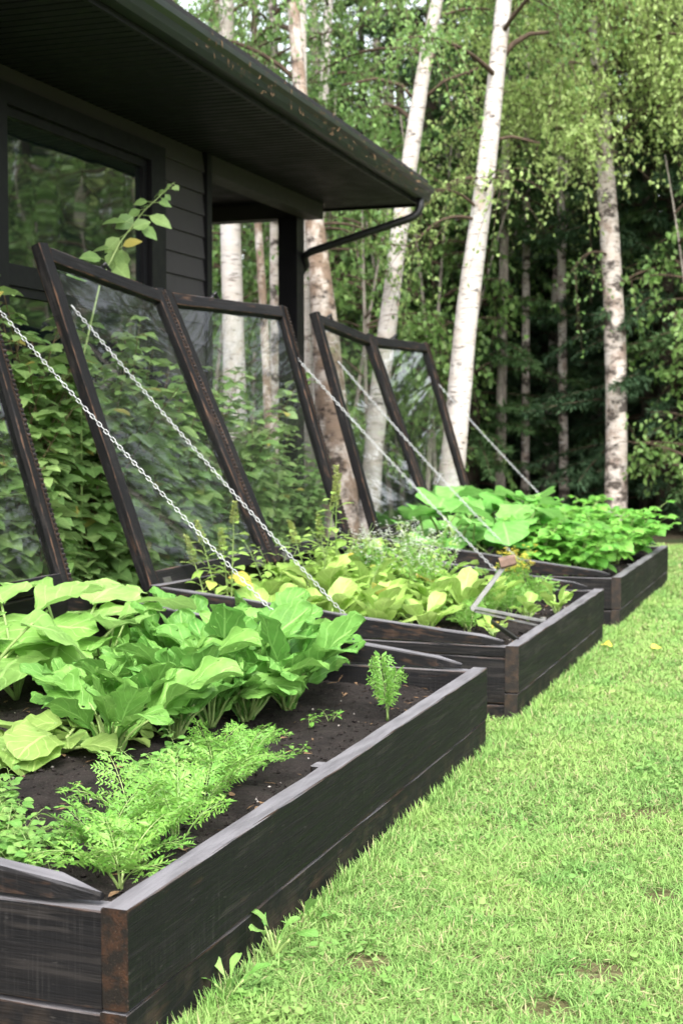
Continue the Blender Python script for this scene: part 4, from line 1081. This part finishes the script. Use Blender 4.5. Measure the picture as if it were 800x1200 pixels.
def px_tree(name, pts, d, radii, label, cat='birch', group=None, bark='birch', top=13.0, crowns=(), limbs=(), ground_from=None, lean_top=None):
    W = [at(x, y, d=d) for x, y in pts]                   # bottom to top
    lo = W[0]; dirn = (W[0] - W[1]); 
    if lo[2] > 0: W = [lo + dirn / dirn[2] * (-lo[2] - .05)] + W if dirn[2] < 0 and abs(dirn[0] / dirn[2]) < .5 else [np.array([lo[0], lo[1], -.05])] + W; radii = [radii[0] * 1.15] + list(radii)
    hi = W[-1]; dd = (W[-1] - W[-2]); dd = dd / max(.2, dd[2])
    if hi[2] < top: W = W + [hi + dd * (top - hi[2]) * .5, hi + dd * (top - hi[2]) * .9 * np.array([1, 1, 1.11])]; radii = list(radii) + [radii[-1] * .7, radii[-1] * .25]
    W = np.array(W); zz = np.linspace(W[0, 2], W[-1, 2], 40); Pf = np.stack([np.interp(zz, W[:, 2], W[:, i]) for i in range(3)], 1)
    for _ in range(2): Pf[1:-1, :2] = (Pf[:-2, :2] + 2 * Pf[1:-1, :2] + Pf[2:, :2]) / 4
    Rf = np.interp(zz, W[:, 2], radii) * (1 + rng.normal(0, .02, 40)); Rf[0] *= 1.25
    base = np.array([Pf[0, 0], Pf[0, 1], 0.0]); Pf -= base
    root = tree_root(name, base, label, cat, group)
    mb = MB(); tube(mb, Pf, Rf, 14); mb.build('trunk', M[bark], root, True)
    lf = {}; br = MB()
    for (z0, z1, nl, reach, mat, kw) in crowns:
        crown(lf.setdefault(mat, MB()), br, Pf, z0, z1, nl, reach, **kw)
    for L in limbs:                                        # bare pale boughs seen in the photo
        Q = np.array([at(x, y, d=d) for x, y in L[0]]) - base; tube(br, Q, np.linspace(L[1], L[1] * .5, len(Q)), 6)
    if br.n: br.build('branches', M['twig'], root, True)
    for mname, b in lf.items():
        if b.n: b.build('crown', M[mname], root)
    return root

BG = 'birch trees at the edge of the woods'
px_tree('birch_tree', [(526, 580), (536, 490), (541, 420), (549, 340), (560, 275), (573, 170), (581, 90), (590, 0)], 13.4, [.130, .116, .110, .104, .098, .088, .080, .074],
        'thick white birch leaning right in the centre of the photo, foot hidden by squash leaves', group=BG,
        crowns=[(3.1, 3.6, 5, 1.0, 'birch_leaf_pale', dict(azr=(2.3, 4.4), per=16, twigs=16)), (4.4, 8, 12, 1.9, 'birch_leaf', {})], limbs=[([(583, 75), (600, 52), (620, 40), (643, 38)], .035), ([(574, 165), (600, 160), (632, 168)], .02)])
px_tree('birch_tree', [(433, 590), (442, 470), (456, 370), (466, 280), (486, 150), (499, 60), (512, 0)], 14.2, [.10, .095, .092, .088, .08, .07, .06],
        'slim white birch rising behind the farthest lid and just right of the eave', group=BG,
        crowns=[(4.2, 8.5, 11, 1.7, 'birch_leaf', {})], limbs=[([(489, 120), (470, 100), (440, 92), (400, 100)], .022), ([(497, 115), (520, 95), (560, 80)], .022)])
px_tree('birch_tree', [(721, 606), (722, 480), (720, 380), (715, 290), (709, 210), (704, 130), (700, 60), (698, 0)], 16.0, [.13, .122, .118, .112, .105, .098, .09, .085],
        'upright mottled birch on the right with its foot in the open behind the beans', group=BG, bark='birch_mottled',
        crowns=[(4.1, 8.5, 36, 2.6, 'birch_leaf_pale', dict(per=34, twigs=20, leaf=.058)), (4.5, 7.2, 24, 2.1, 'birch_leaf_pale', dict(per=34, twigs=20, azr=(2.3, 4.7), droop=1.15, leaf=.058)), (2.7, 3.4, 2, 1.4, 'birch_leaf', dict(per=16, azr=(2.4, 5.6)))])
px_tree('birch_tree', [(400, 620), (392, 520), (383, 420), (376, 330), (364, 220), (352, 120), (343, 0)], 13.9, [.19, .17, .145, .115, .085, .07, .058],
        'stout old birch with brown peeling bark, right of the black porch post', group=BG, bark='birch_old', top=12,
        crowns=[(4.5, 9, 14, 2.2, 'birch_leaf', {}), (3.0, 3.6, 4, .8, 'birch_leaf', dict(azr=(3.4, 5.6)))])
px_tree('birch_tree', [(362, 620), (360, 480), (357, 380), (356, 300)], 14.3, [.075, .07, .066, .06],
        'narrow pale birch squeezed between the porch post and the peeling birch', group=BG, crowns=[(5, 9, 7, 1.5, 'birch_leaf', {})])
px_tree('birch_tree', [(276, 520), (274, 400), (271, 300), (268, 200), (264, 90), (266, 0)], 15.4, [.125, .118, .112, .105, .09, .08],
        'widest white birch framed by the open porch, just right of the house corner', group=BG,
        crowns=[(3.9, 9, 16, 2.0, 'birch_leaf', {})], limbs=[([(280, 262), (300, 245), (322, 246)], .02)])
px_tree('birch_tree', [(316, 520), (311, 400), (305, 300), (299, 220), (296, 120), (299, 0)], 16.2, [.055, .05, .046, .043, .04, .036],
        'thin reddish brown birch framed in the middle of the open porch', group=BG, bark='birch_old', crowns=[(4.0, 9, 9, 1.5, 'birch_leaf', {})])
px_tree('birch_tree', [(322, 520), (322, 380), (321, 260), (322, 130), (318, 0)], 17.0, [.06, .055, .052, .05, .045],
        'mottled birch framed by the open porch, closest to the porch post', group=BG, bark='birch_mottled', crowns=[(4.6, 9.5, 11, 1.8, 'birch_leaf', {})])
px_tree('birch_tree', [(372, 560), (374, 300), (378, 130), (385, 0)], 18.2, [.075, .07, .066, .06],
        'pale birch showing above the middle of the roof edge', group=BG, crowns=[(4.0, 10, 16, 2.0, 'birch_leaf', {})])
for (x0, x1, y0, d, r, bark, l) in ((586, 594, 540, 18.0, .065, 'greytrunk', 'thin grey trunk just right of the central white birch'), (615, 617, 540, 18.6, .055, 'birch_mottled', 'thin grey trunk midway between the two big birches'),
                                    (660, 655, 540, 18.4, .06, 'birch_mottled', 'thin pale trunk left of the mottled birch in the dark woods'), (700, 703, 540, 21.0, .06, 'spruce_bark', 'dark bare trunk beside the left of the mottled birch'),
                                    (754, 757, 520, 20.0, .065, 'greytrunk', 'grey trunk right of the mottled birch'), (545, 533, 520, 21, .05, 'greytrunk', 'grey trunk in the gap between the two white birches')):
    px_tree('slender_tree', [(x0, y0), ((x0 + x1) / 2, 300), (x1, 60)], d, [r, r * .9, r * .75], l, 'tree', 'slender trunks in the woods', bark, 11, crowns=[(3.4, 8.5, 9, 1.6, 'birch_leaf_dim', {})])

# spruces
def mk_spruce(i, h=11.0, Lm=2.3, mat='needle'):
    root = new_root('spruce_tree'); tr = MB(); br = MB(); lf = MB()
    P = np.stack([np.cumsum(rng.normal(0, .015, 14)), np.cumsum(rng.normal(0, .015, 14)), np.linspace(-.05, h, 14)], 1); tube(tr, P, np.linspace(.14, .015, 14), 10)
    z = .35
    while z < h - .2:
        for q in range(RS.randint(4, 5)):
            az = RS.uniform(0, 6.283); L = (Lm * (1 - (z / h) ** 1.15) * RS.uniform(.6, 1.1) + .15) * (.75 if z < 1.2 else 1)
            c = interp(P, np.array(z + RS.uniform(-.1, .1)))
            B = curve_pts(c, az, rad(RS.uniform(-8, 14)), L, rad(RS.uniform(10, 34)), 7); tube(br, B, np.linspace(.016, .004, 8), 4, cap=False)
            n = int(46 * L) + 8; t = rng.uniform(.14, 1, n) * 6.99; a = t.astype(int); st_ = B[a] + (B[a + 1] - B[a]) * (t - a)[:, None]; bd = norm(B[a + 1] - B[a])
            sd = norm(np.cross(bd, (0, 0, 1))) * np.sign(rng.normal(0, 1, n))[:, None]; tw = rng.uniform(.10, .34, n) * (1.15 - t / 8)
            d = norm(bd * .75 + sd * rng.uniform(.3, 1.0, n)[:, None] + np.array([0, 0, -.18]) + rvec(n, .16))
            for j in range(5):                             # shoots along each spray
                u = (j + .35) / 5; pos = st_ + d * (tw * u)[:, None]; pos[:, 2] -= .18 * tw * u * u
                dl = norm(d + rvec(n, .55)); scatter(lf, T_NEEDLE, pos, dl, np.tile([0, 0, 1.0], (n, 1)) + rvec(n, .4), rng.uniform(.06, .13, n), wid=1.0)
        z += RS.uniform(.24, .36)
    tr.build('trunk', M['spruce_bark'], root, True); br.build('branches', M['twig'], root); lf.build('crown', M[mat], root)
    return root
settle('spruce', lambda i: mk_spruce(i, 10.5, 2.2, ['needle', 'needle', 'needle_new'][i]), 3)
SPG = 'dark spruces in the woods'
def sp_at(px, d):
    p = at(px, 600, d=d); return (p[0], p[1], 0)
SPL = [(606, 22.3), (640, 23.0), (690, 22.6), (760, 18.0), (812, 19.5), (860, 17.2), (560, 22.0), (505, 20.0), (470, 23.5), (735, 23.5), (590, 25.0), (430, 21.5), (800, 25.5), (660, 27), (520, 27), (900, 21), (400, 26), (672, 24.2), (780, 17.4), (625, 26.0), (550, 18.6)]
LB = ['dark spruce just right of the central white birch', 'dark spruce deep behind the pale thin trunk', 'dark spruce immediately left of the mottled birch', 'dark spruce immediately right of the mottled birch', 'spruce with low boughs at the right edge of the photo', None, 'spruce deep between the two white birches', 'spruce seen through the farthest lid', 'spruce seen right of the peeling birch, deep in the woods']
for k, (x, d) in enumerate(SPL):
    l = LB[k] if k < len(LB) and LB[k] else 'dark spruce standing deep in the woods behind other trees'
    plant('spruce', k, sp_at(x, d), l, 'spruce', SPG, s=RS.uniform(.85, 1.1))
# young broadleaved trees of the understorey
def mk_sapling(i, mat='birch_leaf', h=4.6):
    root = new_root('young_tree'); lf = MB()
    for q in range(3):
        tr = MB(); br = MB()
        P = curve_pts((RS.gauss(0, .1), RS.gauss(0, .1), -.03), RS.uniform(0, 6.28), rad(RS.uniform(80, 88)), h * RS.uniform(.8, 1.1), rad(8), 12); tube(tr, P, np.linspace(.035, .008, 13), 7)
        crown(lf, br, P, .7, h * .95, 12, 1.15, leaf=.085, twigs=14, per=11, droop=.6, tl=(.25, .6), T=T_OV)
        tr.build('trunk', M['greytrunk'], root, True); br.build('branches', M['twig'], root)
    lf.build('crown', M[mat], root)
    return root
settle('sapling', lambda i: mk_sapling(i, ['birch_leaf', 'birch_leaf_dim', 'birch_leaf'][i]), 3)
for k, (x, d, s, l) in enumerate([(418, 16.5, .95, 'leafy young tree just right of the peeling birch'), (505, 17.5, 1.05, 'leafy young tree between the two white birches'), (815, 15.6, .85, 'leafy young tree hanging in at the right edge of the photo'),
                                  (250, 19, 1.1, 'leafy young tree behind the widest porch framed birch'), (330, 20, 1.15, 'leafy young tree deep behind the porch post'), (545, 20, 1.2, 'leafy young tree deep behind the central white birch'), (290, 23, 1.3, 'leafy young tree deepest behind the open porch'), (385, 19.5, 1.2, 'leafy young tree behind the stout peeling birch'), (640, 24.0, 1.3, 'shaded young tree deep among the spruces'), (460, 18.5, 1.1, 'leafy young tree behind the slim white birch')]):
    plant('sapling', k, sp_at(x, d), l, 'young tree', 'young trees under the birches', s=s)
# tall birches deeper in, sharing one crown
def mk_tall(i, mat='birch_leaf'):
    root = new_root('tall_birch'); tr = MB(); br = MB(); lf = MB()
    P = curve_pts((0, 0, -.05), RS.uniform(0, 6.28), rad(87), 13.0, rad(4), 16); tube(tr, P, np.linspace(.12, .03, 17), 10)
    crown(lf, br, P, 3.2, 12, 34, 2.4, leaf=.062, twigs=15, per=19, tl=(.4, 1.0))
    tr.build('trunk', M['birch_mottled'], root, True); br.build('branches', M['twig'], root); lf.build('crown', M[mat], root)
    return root
settle('tall', mk_tall, 2); settle('tall_pale', lambda i: mk_tall(i, 'birch_leaf_pale'), 1)
for k, (x, d, l) in enumerate([(175, 20, 'tall birch above the roof edge at the upper left'), (232, 23, 'tall birch above the middle of the roof, deep in the woods'), (330, 24, 'tall birch over the roof end, deep in the woods'), (560, 24, 'tall birch filling the top between the two white birches'), (640, 21, 'tall birch filling the top right of the central birch'), (770, 20, 'tall birch filling the top right corner'), (700, 26, 'tall birch deep behind the mottled birch'), (120, 25, 'tall birch farthest left above the roof')]):
    plant('tall_pale' if k in (0, 2, 4, 5, 6) else 'tall', k, sp_at(x, d), l, 'birch', 'tall birches deep in the woods', s=RS.uniform(.92, 1.1))
# woods around the garden on the right, mirrored in window and lids
for k, (x, y, kk) in enumerate([(0.7, 16.3, 'sapling'), (1.9, 16.7, 'sapling'), (3.1, 17.4, 'sapling'), (4.3, 16.2, 'sapling'), (5.6, 17.8, 'sapling'), (2.5, 19.0, 'sapling'), (3.9, 19.6, 'sapling'), (1.0, 18.0, 'tall'), (2.4, 20.5, 'tall'), (3.3, 17.0, 'tall'), (1.3, 22.5, 'tall'), (5.0, 20.0, 'tall'), (5.5, 22.5, 'tall_pale'), (7.2, 24.5, 'tall_pale'), (3.6, 22.2, 'tall_pale'), (8.6, 27.0, 'tall_pale'), (6.2, 27.0, 'tall'), (4.5, 15.5, 'tall'), (7.0, 17.5, 'spruce'), (9.5, 15.0, 'tall'), (8.5, 11.5, 'sapling'), (11, 19, 'spruce'), (6.5, 21, 'tall'), (12, 12, 'tall'), (3.2, 19, 'spruce'), (10.5, 8.5, 'spruce'), (13, 16, 'spruce'), (9.8, 6.0, 'sapling'), (11.5, 4.0, 'tall'), (14, 24, 'tall'), (6.0, 26, 'spruce'), (5.2, 13.8, 'sapling'), (7.6, 14.2, 'sapling')]):
    plant(kk, k, (x, y, 0), 'tree beyond the right edge of the photo, mirrored in the window', 'tree', 'trees mirrored in the window glass', s=RS.uniform(.85, 1.1))
# far woods, one mass
def far_woods():
    mb = MB(); n = 52000
    x = rng.uniform(-150, 900, n); d = rng.uniform(27, 40, n)
    prof = 8.0 + 2.2 * np.sin(x * .021 + 1) + 1.3 * np.sin(x * .057) - 4.5 * np.exp(-((x - 497) / 26) ** 2) - 3.2 * np.exp(-((x - 345) / 22) ** 2) - 2.2 * np.exp(-((x - 425) / 16) ** 2)
    z = rng.random(n) ** .9 * prof
    base = np.stack([cr * ((a - 400) / FPX * b) + cf * b for a, b in zip(x, d)]); base[:, 2] = z
    scatter(mb, T_OV, base + rvec(n, .15), rvec(n) + np.array([0, 0, -.4]), rvec(n), rng.uniform(.16, .34, n), wid=1.3)
    for k in range(70):
        a, b = RS.uniform(-150, 900), RS.uniform(25, 38); p = cr * ((a - 400) / FPX * b) + cf * b
        tube(mb, [(p[0], p[1], 0), (p[0] + RS.gauss(0, .2), p[1], 9)], [.12, .07], 6, 1)
    tag(mb.build('far_woods', [M['far'], M['greytrunk']]), 'dim green woods closing the view behind all the trees', 'woods', kind='stuff')
far_woods()
